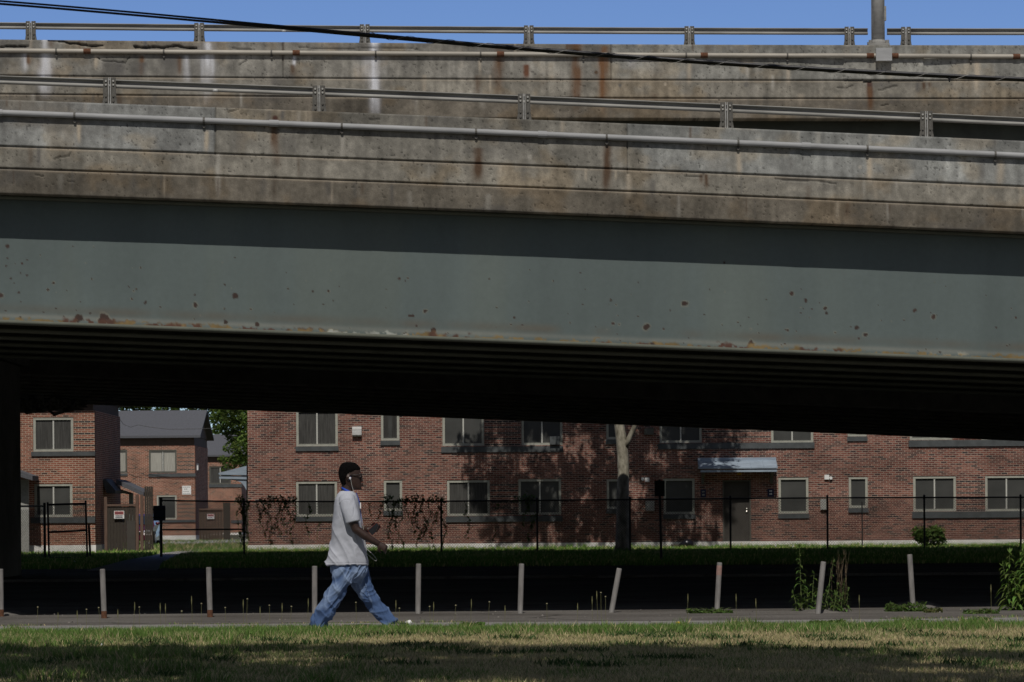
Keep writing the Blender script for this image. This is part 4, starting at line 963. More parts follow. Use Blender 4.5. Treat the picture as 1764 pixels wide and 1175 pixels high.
# ------------------------------------------------------------------ chain link fence and gate
def chainlink(P0, P1, z0, h0, h1, pitch=.085, r=.0052):
    """diamond wires between two points; triangular wire prisms"""
    L = math.hypot(P1[0]-P0[0], P1[1]-P0[1]); ux, uy = (P1[0]-P0[0])/L, (P1[1]-P0[1])/L
    V = []; Fq = []
    for sgn in (1, -1):
        for c in np.arange(-2.2, L+2.2, pitch):
            pts = []
            hh = max(h0, h1)
            a0, a1 = (c, c+hh) if sgn > 0 else (c, c-hh)
            lo, hi = min(a0, a1), max(a0, a1)
            ta, tb = 0.0, 1.0
            for bound, s_ in ((0, 1), (L, -1)):
                f0 = s_*(a0-bound); f1 = s_*(a1-bound)
                if f0 < 0 and f1 < 0: ta = 2
                elif f0 < 0: ta = max(ta, f0/(f0-f1))
                elif f1 < 0: tb = min(tb, f0/(f0-f1))
            if ta >= tb: continue
            p = [(a0+(a1-a0)*t, z0+hh*t) for t in (ta, tb)]
            p = [(u, min(z, z0+h0+(h1-h0)*min(max(u/L, 0), 1))) for u, z in p]
            k = len(V)
            for u, z in p:
                for du, dn in ((r, -r*.6), (-r, -r*.6), (0, r)):
                    V.append((P0[0]+ux*(u+du*.7)-uy*dn, P0[1]+uy*(u+du*.7)+ux*dn, z-du*.7*sgn))
            for e_ in range(3): Fq.append((k+e_, k+(e_+1) % 3, k+3+(e_+1) % 3, k+3+e_))
    return np.array(V), np.array(Fq)
M['fencewire'] = mat('grey_black_fence_wire', (.06, .062, .06), .6, metal=.2, var=.3, scale=6)
fence = thing('chain_link_fence', 'long black chain link fence in front of the red brick row house', 'fence', (3, 119, 0))
fx = [277, 420, 590, 760, 925, 1085, 1258, 1425, 1592, 1758, 1925]; fty = [861, 863, 863, 862.5, 861, 859.5, 858, 856.5, 856, 855.5, 855]
FY = lambda x: 117.2+(x-277)*5.0/1480
FP = []
for x, y in zip(fx, fty):
    p = U(x, y, FY(x)); FP.append(p)
    rr = .045 if x == 277 else .032
    one(lambda q: (q.tube([(p[0], p[1], -.05), (p[0], p[1], p[2]+.03)], rr, 8), q.ball((p[0], p[1], p[2]+.035), rr*1.25)), 'post', M['blackpaint'], fence)
one(lambda q: q.tube([tuple(p+np.array([0, -.01, -.02])) for p in FP], .024, 8), 'top_rail', M['blackpaint'], fence)
m0, m1 = U(277, 912.5, FY(277)), U(420, 912, FY(420))
one(lambda q: q.tube([m0, m1], .024, 8), 'middle_rail', M['blackpaint'], fence)
Vs, Qs, off_ = [], [], 0
for p, q_ in zip(FP[:-1], FP[1:]):
    v, f = chainlink(p-np.array([0, .04, 0]), q_-np.array([0, .04, 0]), .04, p[2]-.04, q_[2]-.04); Vs.append(v); Qs.append(f+off_); off_ += len(v)
link_mesh('mesh_panel', raw_mesh('mesh_panel', np.concatenate(Vs)-LOC[fence.name], np.concatenate(Qs)), M['fencewire'], fence)
pb = rect((264, 871, 285, 897), FY(277)-.1)
nbx = thing('notice_board', 'small dark blue board back fixed to the end fence post by the path', 'board', (float((pb[0]+pb[1])/2), FY(277)-.1, float(pb[2])))
bx('board', M['navy'], nbx, pb[0], pb[1], FY(277)-.12, FY(277)-.08, pb[2], pb[3])
one(lambda q: [q.box(pb[0]-.01, pb[1]+.01, FY(277)-.14, FY(277)-.121, zz, zz+.03) for zz in (pb[2]+.08, pb[3]-.13)], 'strap', M['blackpaint'], nbx)
GY = 112.0
gate = thing('metal_gate', 'open black chain link gate standing in front of the near left house', 'gate', tuple(U(115, 961, GY)*np.array([1, 1, 0])))
gp = lambda x, y: tuple(U(x, y, GY+(x-80)*.02))
def tub(*ps, r=.026, m='blackpaint', name='gate_frame', root=gate): return one(lambda q: q.tube([gp(*p) for p in ps], r, 8), name, M[m], root)
tub((76.5, 866), (77.5, 962), r=.04, name='hinge_post'); tub((153, 903), (155.5, 958), r=.035, name='latch_post')
one(lambda q: [q.tube([gp(*a_), gp(*b2)], .030, 8) for a_, b2 in (((82, 865), (84.5, 959)), ((147.5, 862), (150.5, 962)), ((82, 869.5), (148, 867.5)), ((84, 917), (149, 913.5)), ((85, 961), (150, 961)))], 'gate_frame', M['blackpaint'], gate)
g0, g1 = np.array(gp(84, 955)), np.array(gp(149, 955))
v, f = chainlink((g0[0], g0[1], 0), (g1[0], g1[1], 0), .1, gp(84, 869)[2]-.1, gp(148, 868)[2]-.1)
link_mesh('mesh_panel', raw_mesh('mesh_panel', v-LOC[gate.name], f), M['fencewire'], gate)
lf = thing('chain_link_fence', 'short stretch of fence with pale top rail left of the gate', 'fence', tuple(U(58, 960, GY)*np.array([1, 1, 0])))
one(lambda q: q.tube([gp(-20, 872.5), gp(76, 872)], .028, 8), 'top_rail', M['galv'], lf)
one(lambda q: q.tube([gp(-20, 868), gp(-20, 965)], .03, 8), 'post', M['blackpaint'], lf)
g0, g1 = np.array(gp(-20, 955)), np.array(gp(76, 955)); v, f = chainlink((g0[0], g0[1], 0), (g1[0], g1[1], 0), .05, 1.42, 1.42)
link_mesh('mesh_panel', raw_mesh('mesh_panel', v-LOC[lf.name], f), M['fencewire'], lf)
tp = U(1485, 866, 131); tpo = thing('thin_pole', 'thin dark pole standing between fence and narrow ground floor window', 'pole', (tp[0], 131, 0))
one(lambda q: q.tube([(tp[0], 131, -.05), (tp[0], 131, tp[2])], .022, 8), 'pole', M['blackpaint'], tpo); one(lambda q: q.ball((tp[0], 131, tp[2]), .03), 'cap', M['blackpaint'], tpo)
# back of a road sign under the overpass
sgY = 97.0; sg = thing('road_sign', 'black silhouetted sign on a tall thin post at the shaded grass edge', 'sign', tuple(U(1139, 970, sgY)*np.array([1, 1, 0])))
s_top, s_bot = U(1136, 826, sgY), U(1139.5, 971, sgY)
one(lambda q: q.tube([(s_bot[0], sgY, -.05), s_top], .032, 8), 'post', M['blackpaint'], sg)
r_ = rect((1127.5, 828, 1145, 855), sgY-.04); bx('sign_panel', M['blackpaint'], sg, r_[0], r_[1], sgY-.05, sgY-.035, r_[2], r_[3])

# ------------------------------------------------------------------ foliage helpers
def leaf_quads(C, size, aspect=.5, up=.3, seed=0, droop=0):
    """one folded leaf (two quads) per centre"""
    g = np.random.default_rng(seed); n = len(C)
    d = g.normal(size=(n, 3)); d[:, 2] = d[:, 2]*(1-up)-droop; d /= np.linalg.norm(d, axis=1)[:, None]
    nrm = g.normal(size=(n, 3)); nrm[:, 2] += up*3; s = np.cross(d, nrm); s /= np.linalg.norm(s, axis=1)[:, None]+1e-9
    nn_ = np.cross(s, d); L = (size*(.6+.8*g.random(n)))[:, None]; W = L*aspect
    p0 = C-d*L/2; p1 = C+s*W/2+nn_*W*.18; p2 = C+d*L/2; p3 = C-s*W/2+nn_*W*.18
    V = np.stack([p0, p1, p2, p3], 1).reshape(-1, 3); t = np.arange(n)[:, None]*4
    T = np.concatenate([t+np.array([0, 1, 2]), t+np.array([0, 2, 3])])
    return V, T
def leafcol(n, base, var=.35, seed=0, clump=None):
    g = np.random.default_rng(seed); c = np.array(base)[None, :]*(1-var+2*var*g.random((n, 1)))
    c = c*(1+.25*(g.random((n, 3))-.5))
    if clump is not None: c = c*clump[:, None]
    return np.repeat(c, 4, 0)
def crown(name, blobs, n, size, base, parent, seed, aspect=.55, up=.3, var=.35, shell=.55):
    g = np.random.default_rng(seed); vol = np.array([b_[3]*b_[4]*b_[5] for b_ in blobs])**(2/3); k = g.choice(len(blobs), n, p=vol/vol.sum())
    B = np.array(blobs); d = g.normal(size=(n, 3)); d /= np.linalg.norm(d, axis=1)[:, None]
    rad = (shell+(1-shell)*g.random(n))[:, None]*(.82+.36*vn(d[:, 0]*2.5+k*3, d[:, 2]*2.5+d[:, 1]*2, 3))[:, None]
    C = B[k, :3]+d*rad*B[k, 3:]
    cl = .75+.5*np.random.default_rng(seed+1).random(len(blobs))[k]
    V, T = leaf_quads(C, size, aspect, up, seed)
    me = raw_mesh(name, V-LOC[parent.name], tris=T, col=leafcol(n, base, var, seed, cl)); return link_mesh(name, me, M['leaf'], parent)
def branchy(b, base, tips, r0, seed=0):
    g = np.random.default_rng(seed)
    for tp_, rt, fork in tips:
        f = np.array(fork); t_ = np.array(tp_); mid = (f+t_)/2+g.normal(size=3)*.12*np.linalg.norm(t_-f)*np.array([1, 1, .3])
        b.tube([f, mid, t_], [rt, rt*.7, rt*.3], 8)

# --- pale trunked tree before the brick wall
TY = 123.6
tb = U(1074, 952, TY)*np.array([1, 1, 0]); tree1 = thing('shade_tree', 'tree with pale mottled trunk standing behind the fence before the brick wall', 'tree', tuple(tb))
def trunk1(b):
    ks = [(1071, 955, .30), (1072, 940, .235), (1073, 900, .215), (1073, 850, .20), (1074, 815, .185), (1073, 790, .19), (1071, 762, .185), (1067, 735, .165), (1064, 690, .15), (1058, 600, .13), (1050, 500, .10)]
    b.tube([U(x, y, TY) for x, y, r in ks], [r for x, y, r in ks], 14)
    b.tube([U(1074, 775, TY), U(1083, 757, TY-.1), U(1093, 735, TY-.2), U(1105, 690, TY-.4), U(1130, 600, TY-1)], [.12, .085, .075, .07, .05], 10)
    b.tube([U(1066, 700, TY), U(1030, 620, TY+.5), U(980, 540, TY+1)], [.11, .08, .05], 8)
one(trunk1, 'trunk', M['bark'], tree1, smooth=True)
g = np.random.default_rng(5); bl = []
LIT = [(945, 765, 30, 18), (985, 775, 14, 30), (1012, 770, 12, 26), (1140, 785, 22, 18), (865, 782, 22, 10), (862, 890, 26, 12), (1003, 862, 14, 22), (1092, 850, 18, 44), (1205, 900, 44, 22), (1075, 790, 16, 14), (905, 800, 10, 12), (1232, 862, 14, 12)]
for wx in np.arange(800, 1262, 17):
    for wy in np.arange(690, 945, 17):
        x_, y_ = wx+g.normal()*6, wy+g.normal()*6
        edge_ = 800+ (32 if wy < 770 else 0) + 45*abs(wy-830)/110*(wy > 830)
        if x_ < edge_ or any(((x_-a_)/c_)**2+((y_-b_)/d_)**2 < 1 for a_, b_, c_, d_ in LIT) or g.random() < .13: continue
        if x_ > 1235 and not (840 < y_ < 885 or y_ < 800): continue
        q_ = U(x_, y_, 135); Yc = max(126.0+4.0*g.random(), 135-(13.0-q_[2])/TAN); r_ = .29+.14*g.random()
        bl.append((q_[0]-(135-Yc)*math.tan(math.radians(AZ)), Yc, q_[2]+(135-Yc)*TAN, r_, r_, r_))
crown('crown', bl, 24000, .17, (.075, .12, .03), tree1, 21, shell=.1)
# --- green tree between the houses, and trees behind the roof
g = np.random.default_rng(8)
tr = thing('leafy_tree', 'green leafy tree beside the grey gable roof, left of the long brick house', 'tree', tuple(U(430, 925, 226)*np.array([1, 1, 0])))
one(lambda q: q.tube([U(432, 928, 226), U(431, 850, 226), U(428, 740, 226)], [.3, .24, .15], 8), 'trunk', M['barkd'], tr)
bl = []
for x, y, r in ((412, 715, .75), (425, 740, .9), (398, 722, .6), (392, 740, .5), (405, 752, .6), (418, 770, .75), (396, 770, .45), (410, 790, .5), (385, 792, .33), (388, 805, .3), (400, 800, .35), (425, 795, .7), (440, 720, 1.1), (440, 760, 1.1), (425, 690, 1.0), (400, 695, .7), (392, 822, .22), (377, 712, .45), (370, 722, .35), (382, 704, .5)):
    p = U(x, y, 224+g.random()*4); bl.append((*p, r, r, r*.85))
crown('crown', bl, 6500, .24, (.10, .15, .03), tr, 31, aspect=.4, var=.5)
bt = thing('leafy_tree', 'dark green trees rising above the grey gable roof', 'tree', tuple(U(300, 925, 290)*np.array([1, 1, 0])))
one(lambda q: q.tube([U(300, 928, 290), U(300, 800, 290), U(300, 720, 290)], [.4, .3, .2], 8), 'trunk', M['barkd'], bt)
bl = [(*U(x, y+10*g.random(), 288+4*g.random()), 1.3, 1.3, 1.1) for x in range(200, 430, 14) for y in (675, 705, 740)]
crown('crown', bl, 5000, .4, (.065, .105, .022), bt, 33, var=.5)
# --- shade trees around the camera: their crowns are above the frame, their shade is on the grass
M['leaf_shade'] = M['leaf']
def shade_tree(label, X, Y, crowns, n, seed):
    root = thing('shade_tree', label, 'tree', (X, Y, 0), 'shade trees over the near lawn')
    def tk(b):
        b.tube([(X, Y, -.1), (X+.05, Y, 2), (X+.1, Y+.1, 5), (X+.2, Y+.3, 8)], [.36, .28, .24, .16], 12)
        for c_ in crowns[::2]: b.tube([(X+.1, Y+.1, 5), ((X+c_[0])/2, (Y+c_[1])/2, 6.9), (c_[0], c_[1], c_[2])], [.14, .09, .04], 7)
    one(tk, 'trunk', M['barkd'], root, smooth=True)
    crown('crown', crowns, n, .24, (.07, .115, .03), root, seed, shell=.25)
g = np.random.default_rng(3)
def cl(cx_, cy_, cz_, rx, ry, rz, k, rb):
    o = []
    for i in range(k):
        an = g.random()*6.283; rr = g.random()**.5
        o.append((cx_+rx*rr*math.cos(an), cy_+ry*rr*math.sin(an), cz_+rz*(g.random()-.5), rb*(.7+.6*g.random()), rb*(.7+.6*g.random()), rb*.7))
    return o
#SHADE
shade_tree('leafy tree left of the camera shading the near lawn', -8.2, 19.5, cl(-3.2, 24.4, 9.0, 5.4, 4.3, 2.0, 56, 1.1)+cl(-3.0, 21.6, 8.6, 5.0, 2.6, 1.4, 30, 1.15), 40000, 41)
shade_tree('leafy tree right of the camera shading the near lawn', 7.0, 17.0, cl(2.6, 22.8, 8.8, 3.2, 3.9, 2.0, 26, 1.0), 10000, 42)
# unseen trees added behind the camera to block sky light
for i, (X, Y, s_) in enumerate(((-22, -20, 1.1), (-11, -24, 1.2), (0, -20, 1.1), (11, -24, 1.2), (22, -20, 1.1), (-34, -14, 1.1), (35, -14, 1.1))):
    shade_tree('unseen leafy tree added behind the camera to block sky light', X, Y, cl(X, Y, 8.5*s_, 4.8, 3.5, 11*s_, 34, 2.5), 6000, 60+i)

# ------------------------------------------------------------------ vines on the fence
def vine(label, strands, top, seed):
    g = np.random.default_rng(seed); x0, x1 = top[0], top[1]; mid = U((x0+x1)/2, 955, FY((x0+x1)/2))
    root = thing('climbing_vine', label, 'vine', (mid[0], mid[1]-.07, 0), 'vines hanging on the fence')
    C = []; q = MB()
    for x, ya, yb in strands:
        n = max(3, int((yb-ya)/7)); ph = g.random()*6
        pts = [U(x+3.5*math.sin(ph+k*.9)+g.normal()*1.2, ya+(yb-ya)*k/n, FY(x)-.08) for k in range(n+1)]
        q.tube(pts, .007, 4)
        for k in range(int((yb-ya)*1.25)):
            t = g.random()*n; i = int(t); f = t-i; p = pts[i]*(1-f)+pts[min(i+1, n)]*f
            if vn(t*1.1+x, ya*.1, 3) > .28: C.append(p+g.normal(size=3)*np.array([.032, .03, .03]))
    for k in range(int((x1-x0)*4*top[2])):
        x = x0+(x1-x0)*g.random(); p = U(x, 863+g.normal()*3-2*vn(x*.08, 1, 2)*3, FY(x)-.05)
        if vn(x*.11, 5, 4) > .3: C.append(p+g.normal(size=3)*np.array([.02, .05, .03]))
    q.build('stem', M['stem'], root)
    C = np.array(C); V, T = leaf_quads(C, .066, .7, .1, seed)
    link_mesh('foliage', raw_mesh('foliage', V-LOC[root.name], tris=T, col=leafcol(len(C), (.10, .165, .04), .4, seed)), M['leaf'], root)
vine('thick vine draped over the fence corner post at the left end of the brick wall', [(413, 862, 925), (417, 862, 935), (424, 862, 930), (428, 864, 905), (421, 864, 950), (419, 862, 900), (410, 865, 895), (445, 864, 900), (452, 865, 922), (458, 880, 925), (466, 864, 935), (470, 900, 940), (480, 864, 922), (484, 866, 890), (488, 864, 920), (497, 864, 915), (503, 880, 938), (507, 864, 900), (493, 866, 905)], (405, 512, 1.2), 51)
vine('tangled vine strands on the fence in front of the narrow ground floor window', [(640, 866, 890), (655, 864, 900), (668, 862, 905), (678, 862, 920), (684, 865, 935), (690, 862, 940), (672, 890, 950), (702, 864, 900), (712, 864, 925), (720, 864, 945), (728, 862, 930), (738, 864, 915), (746, 880, 945), (754, 864, 900), (735, 900, 950), (765, 880, 945), (718, 864, 905), (695, 862, 900), (681, 862, 890), (675, 862, 885)], (660, 765, 1.3), 52)
vine('thin sparse vine on the fence before the wide window near the tree', [(800, 864, 890), (806, 880, 930), (858, 868, 880), (905, 864, 905), (913, 866, 935), (850, 905, 940), (918, 880, 910), (530, 866, 925), (548, 900, 930)], (885, 925, 1.1), 53)

# ------------------------------------------------------------------ bush, rubbish, litter
def bush(label, px, py, w_, h_, Y, n, size, base, seed, name='bush'):
    p = U(px, py, Y)*np.array([1, 1, 0]); root = thing(name, label, 'bush', tuple(p))
    g = np.random.default_rng(seed)
    one(lambda q: [q.tube([p, p+np.array([w_*.5*(g.random()-.5), .3*(g.random()-.5), h_*.7])], [.02, .008], 5) for _ in range(7)], 'stem', M['stem'], root)
    bl = [(p[0]+w_*(g.random()-.5)*.8, Y+w_*.4*(g.random()-.5), h_*(.25+.55*g.random()), w_*.22, w_*.2, h_*.26) for _ in range(9)]
    crown('foliage', bl, n, size, base, root, seed, aspect=.6, up=.4)
bush('low dark green bush before the fence under the paired windows', 1594, 947, 1.25, .72, 126.4, 1300, .12, (.12, .19, .045), 71)
def blob(name, label, cat, px, py, Y, rx, ry, rz, m, seed):
    p = U(px, py, Y)*np.array([1, 1, 0]); root = thing(name, label, cat, tuple(p)); q = MB(); q.ball((p[0], p[1], rz*.9), (rx, ry, rz), 16, 10)
    q.v = [tuple(np.array(v)*1.0+np.array([.25*rx*(vn(v[0]*9+seed, v[2]*9, 2)-.5)*2, 0, .3*rz*(vn(v[0]*7, v[2]*9+seed, 3)-.5)*2])) for v in q.v]
    q.build('bag', M[m], root, smooth=True); return root
blob('rubbish_bag', 'shiny black rubbish bag slumped against the foundation left of the door', 'bag', 1183, 943, 133.6, .23, .18, .15, 'bag', 3)
bo = U(1166, 943, 134)*np.array([1, 1, 0]); cbx = thing('cardboard_box', 'flat dark open box beside the black rubbish bag', 'box', tuple(bo))
one(lambda q: (q.box(bo[0]-.2, bo[0]+.18, 133.85, 134.1, 0, .13)), 'box_body', M['wood'], cbx); one(lambda q: q.prism([(133.84, .13), (133.6, .05), (133.6, .06), (133.84, .14)], 'x', bo[0]-.2, bo[0]+.18), 'flap', M['wood'], cbx)
for px, py, Y, lab in ((1366, 941, 130, 'white paper scrap on the lit grass right of the door'), (1161, 945, 129, 'crumpled white litter in the grass beside the dark box'), (128, 969, 100, 'tiny pale litter on the shaded grass left of the path'), (175, 1109, 36, 'small white paper scrap in the near grass at the left')):
    p = G(px, py); p = U(px, py, Y); z_ = max(0.03, 0); 
    root = thing('litter', lab, 'litter', (p[0], Y, 0)); q = MB(); s_ = .06 if Y > 60 else .012
    q.add([(p[0]-s_, Y, .03), (p[0]+s_*.2, Y-s_, .05), (p[0]+s_, Y, .04), (p[0]+s_*.1, Y+s_, .05+s_), (p[0], Y, .05+s_*1.2)], [(0, 1, 4), (1, 2, 4), (2, 3, 4), (3, 0, 4), (0, 3, 2, 1)])
    q.build('paper', M['litter'], root)
#PART3

# ------------------------------------------------------------------ bollards
M['bollard'] = mat('weathered_grey_post', (.21, .20, .19), .8, var=.45, scale=9, bump=.1, stretch=(1, 1, .25))
bol = [((2, 1063), (1, 980), 1, 'leftmost bollard cut by the frame edge, grey with rusty foot'), ((179.5, 1066), (176.5, 980), 1, 'grey steel bollard with a rusty foot, second from the left'),
       ((362, 1064), (359.5, 977), 1, 'upright grey bollard midway between the rusty footed one and the walker'), ((542, 1060), (542, 975), 0, 'grey bollard just behind the walking person'),
       ((720, 1058), (721, 971), 0, 'upright grey bollard just ahead of the walking person'), ((896, 1057.5), (898.5, 971), 0, 'upright grey bollard between the walker and the leaning one'),
       ((1053, 1056), (1067, 979), 0, 'grey bollard leaning clearly to the right on bare pavement'), ((1235, 1053), (1239.5, 969), 2, 'pale bollard with a reddish stain at its top'),
       ((1409, 1058), (1418.5, 967.5), 0, 'leaning grey bollard among the tall weeds'), ((1573, 1050), (1567, 955), 0, 'tall grey bollard leaning left on a mound of broken asphalt')]
for (p0, p1, kind, lab) in bol:
    b0 = G(*p0); t0 = U(p1[0], p1[1], b0[1]+.02)
    root = thing('bollard', lab, 'bollard', tuple(b0), 'bollards along the pavement')
    ax = (t0-b0); L = np.linalg.norm(ax); ax = ax/L; r = .0335
    one(lambda q: q.tube([b0-ax*.15, b0+ax*.1, b0+ax*(L-.012), b0+ax*L], [r, r, r, r*.9], 18), 'post', M['bollard'], root, smooth=False)
    if kind == 1: one(lambda q: q.tube([b0-ax*.02, b0+ax*.07, b0+ax*.095], [r+.002, r+.002, r+.0005], 18, cap=False), 'rusty_foot', M['rust'], root)
    if kind == 2: one(lambda q: q.tube([b0+ax*(L-.16), b0+ax*(L-.04)], r+.0012, 18, cap=False), 'faded_red_band', M['fadered'] if 'fadered' in M else mat('faded_red_paint', (.33, .21, .18), .8, var=.3, scale=14), root)
# broken asphalt mounds
def mound(label, px0, px1, py, hgt, dep, seed):
    a_, b_ = G(px0, py), G(px1, py); cx_, cy_ = (a_[0]+b_[0])/2, a_[1]; w_ = (b_[0]-a_[0])/2
    root = thing('asphalt_mound', label, 'mound', (cx_, cy_, 0)); n, m_ = 41, 21
    u = np.linspace(-1, 1, n)[:, None]*np.ones((1, m_)); v = np.linspace(-1, 1, m_)[None, :]*np.ones((n, 1))
    rr = np.hypot(u, v); h_ = hgt*np.clip(1-rr**2, 0, 1)**.8*(.5+.9*fbm(u*3+seed, v*3, 2, 4)) - .03*(rr > .98)
    V = np.stack([u*w_, v*dep, h_], -1)
    link_mesh('mound', raw_mesh('mound', V, gridquads(n, m_)), M['asphalt'], root, smooth=False)
mound('low mound of broken asphalt at the foot of the tall bollard', 1532, 1625, 1046, .085, .6, 1)
mound('low hump of broken pavement beside the leftmost bollard', -20, 44, 1060, .06, .5, 4)
mound('slight asphalt hump under the leaning bollard and weeds', 1370, 1460, 1056, .045, .35, 7)

# ------------------------------------------------------------------ tall weeds
def weed(name, label, base, stems, leafL, leafW, colr, seed, cat='weed', group=None, leafgap=.05, smat='stem', droop=.5):
    """stems: (dx, dy, height, leanx) ; lanceolate bent leaves all along the stem"""
    g = np.random.default_rng(seed); root = thing(name, label, cat, tuple(base), group); q = MB(); V = []; T = []; C = []
    for dx, dy, h_, lean, dens in stems:
        P = lambda t: np.array([base[0]+dx+lean*t*t*h_, base[1]+dy, h_*t])
        q.tube([P(t) for t in (0, .35, .7, 1)], [.006, .005, .004, .002], 5)
        t = .04+.03*g.random(); an = g.random()*6.28
        while t < 1:
            an += 2.4+g.normal()*.3; s_ = leafL*(1.1-.65*t)*(.7+.5*g.random())
            d = np.array([math.cos(an), math.sin(an)*.8, .45+.5*t]); d /= np.linalg.norm(d); side = np.cross(d, [0, 0, 1]); side /= np.linalg.norm(side)
            p = P(t); k0 = len(V); w_ = leafW*s_/leafL
            for f, ww in ((0, .25), (.3, 1), (.65, .8), (1, .02)):
                c_ = p + d*s_*f + np.array([0, 0, -droop*s_*f*f]); V += [c_+side*w_*ww, c_-side*w_*ww]
            for e_ in range(3): i = k0+2*e_; T += [(i, i+1, i+3), (i, i+3, i+2)]
            cc_ = np.array(colr)*(.65+.75*g.random())*(1+.3*(g.random(3)-.5)); C += [cc_]*8
            t += leafgap/h_*(.6+.8*g.random())/dens
        for _ in range(5):
            k0 = len(V); p = P(1); d = g.normal(size=3)*np.array([.5, .5, .3])+np.array([0, 0, .8]); d /= np.linalg.norm(d); side = np.cross(d, [.3, 1, .2]); side /= np.linalg.norm(side)
            for f, ww in ((0, .4), (.5, 1), (1, .02)): V += [p+d*leafL*.35*f+side*leafW*.3*ww, p+d*leafL*.35*f-side*leafW*.3*ww]
            for e_ in range(2): i = k0+2*e_; T += [(i, i+1, i+3), (i, i+3, i+2)]
            C += [np.array(colr)*1.3]*6
    q.build('stem', M[smat], root)
    link_mesh('leaves', raw_mesh('leaves', np.array(V)-LOC[root.name], tris=np.array(T), col=np.array(C)), M['leaf'], root)
    return root
GRN = (.10, .165, .04)
w0 = G(1383, 1053)
weed('tall_weed', 'tall leafy green weed left of the leaning bollard', w0, [(-.02, 0, .80, -.02, 1.3), (.12, .03, .47, .06, 1.2), (.19, -.03, .40, .10, 1.1), (.02, .05, .35, .05, 1.4), (-.08, -.04, .22, -.2, 1.3), (.15, -.06, .2, .1, 1.4), (.05, -.08, .25, .0, 1.4)], .165, .021, GRN, 81, leafgap=.022, droop=.9)
w1 = G(1423, 1056)
weed('tall_weed', 'thin leafy weed just right of the leaning bollard', w1, [(.02, .05, .62, .12, .8), (-.01, .0, .25, .1, 1.1), (.09, -.03, .22, .15, 1.3), (.14, .02, .2, .2, 1.2)], .14, .020, GRN, 82, leafgap=.025, droop=.9)
w2 = G(1441, 1055)
weed('tall_weed', 'dense weed clump with dry brown stalks right of the leaning bollard', w2, [(.0, 0, .34, .05, 1.6), (.07, .04, .40, .1, 1.6), (-.06, .03, .30, -.1, 1.5), (.12, -.02, .28, .1, 1.5), (-.02, -.06, .25, 0, 1.6), (.05, -.08, .22, .1, 1.6)], .11, .018, (.10, .15, .04), 83, leafgap=.016, droop=.8)
g = np.random.default_rng(4)
def drystalks(q):
    for k in range(7):
        x = w2[0]-.08+.24*g.random(); y = w2[1]+.12*(g.random()-.5); h_ = .5+.28*g.random(); lean = .16*(g.random()-.4)
        tip = np.array([x+lean+.08*(g.random()-.3), y, h_]); q.tube([(x, y, 0), (x+lean*.4, y, h_*.5), tip], [.0019, .0015, .0008], 4)
        for j in range(5):
            t = .45+.5*g.random(); p = np.array([x+lean*t, y, h_*t]); q.tube([p, p+np.array([.05*(g.random()-.5), .03*(g.random()-.5), .05+.04*g.random()])], [.002, .001], 4)
o_ = thing('dry_stalks', 'bundle of dry brown upright stalks rising from the weed clump', 'weed', tuple(w2)); one(drystalks, 'stalks', M['dry'], o_)
w3 = G(1742, 1052)
weed('tall_weed', 'big bushy bright green weed at the right edge', w3, [(-.03, 0, .72, .02, 1.5), (.10, .05, .66, .06, 1.5), (.17, -.05, .86, .04, 1.5), (-.02, .06, .55, -.12, 1.4), (.24, .03, .6, .1, 1.4), (.05, -.09, .45, -.05, 1.4), (.3, -.02, .72, .05, 1.4), (.16, .08, .76, 0, 1.4), (.36, .04, .55, .1, 1.3)], .21, .027, (.13, .21, .045), 84, leafgap=.021, droop=1.0)
def lowweed(label, px, py, wpx, h_, seed, n=900, base=(.09, .15, .035)):
    p = G(px, py); w_ = wpx*p[1]/F; root = thing('low_weed', label, 'weed', tuple(p)); g = np.random.default_rng(seed)
    one(lambda q: [q.tube([p+np.array([w_*(g.random()-.5)*.8, .1*(g.random()-.5), 0]), p+np.array([w_*(g.random()-.5), .1*(g.random()-.5), h_*.8])], [.004, .002], 4) for _ in range(12)], 'stem', M['stem'], root)
    C = p + np.stack([w_*(g.random(n)-.5), .28*(g.random(n)-.5), h_*g.random(n)**1.5], 1); C[:, 2] *= .4+.6*(vn(C[:, 0]*9, C[:, 1]*4, 3))
    V, T = leaf_quads(C, .045, .5, .3, seed); link_mesh('leaves', raw_mesh('leaves', V-LOC[root.name], tris=T, col=leafcol(n, base, .4, seed)), M['leaf'], root)
lowweed('low weed patch around the foot of the pale bollard', 1222, 1057, 78, .09, 91, 500)
lowweed('low weed mat spread left of the asphalt mound', 1560, 1054, 70, .12, 92, 700)
lowweed('small weed tuft on the right side of the asphalt mound', 1608, 1056, 30, .07, 93, 250, (.13, .14, .05))
lowweed('low weeds at the foot of the big right weed', 1690, 1058, 60, .07, 94, 350)
lowweed('small weed tuft on the pavement edge right of the pale bollard', 1290, 1079, 45, .06, 95, 260)
lowweed('weed tuft on the pavement edge below the leaning bollard', 1425, 1075, 60, .06, 96, 300)
lowweed('weed tuft on the pavement edge below the tall bollard', 1575, 1077, 50, .07, 97, 300)
lowweed('weed tuft on the pavement edge near the right frame side', 1680, 1074, 55, .07, 98, 320)
lowweed('weed tuft on the pavement edge ahead of the walking person', 815, 1079, 40, .06, 99, 220)
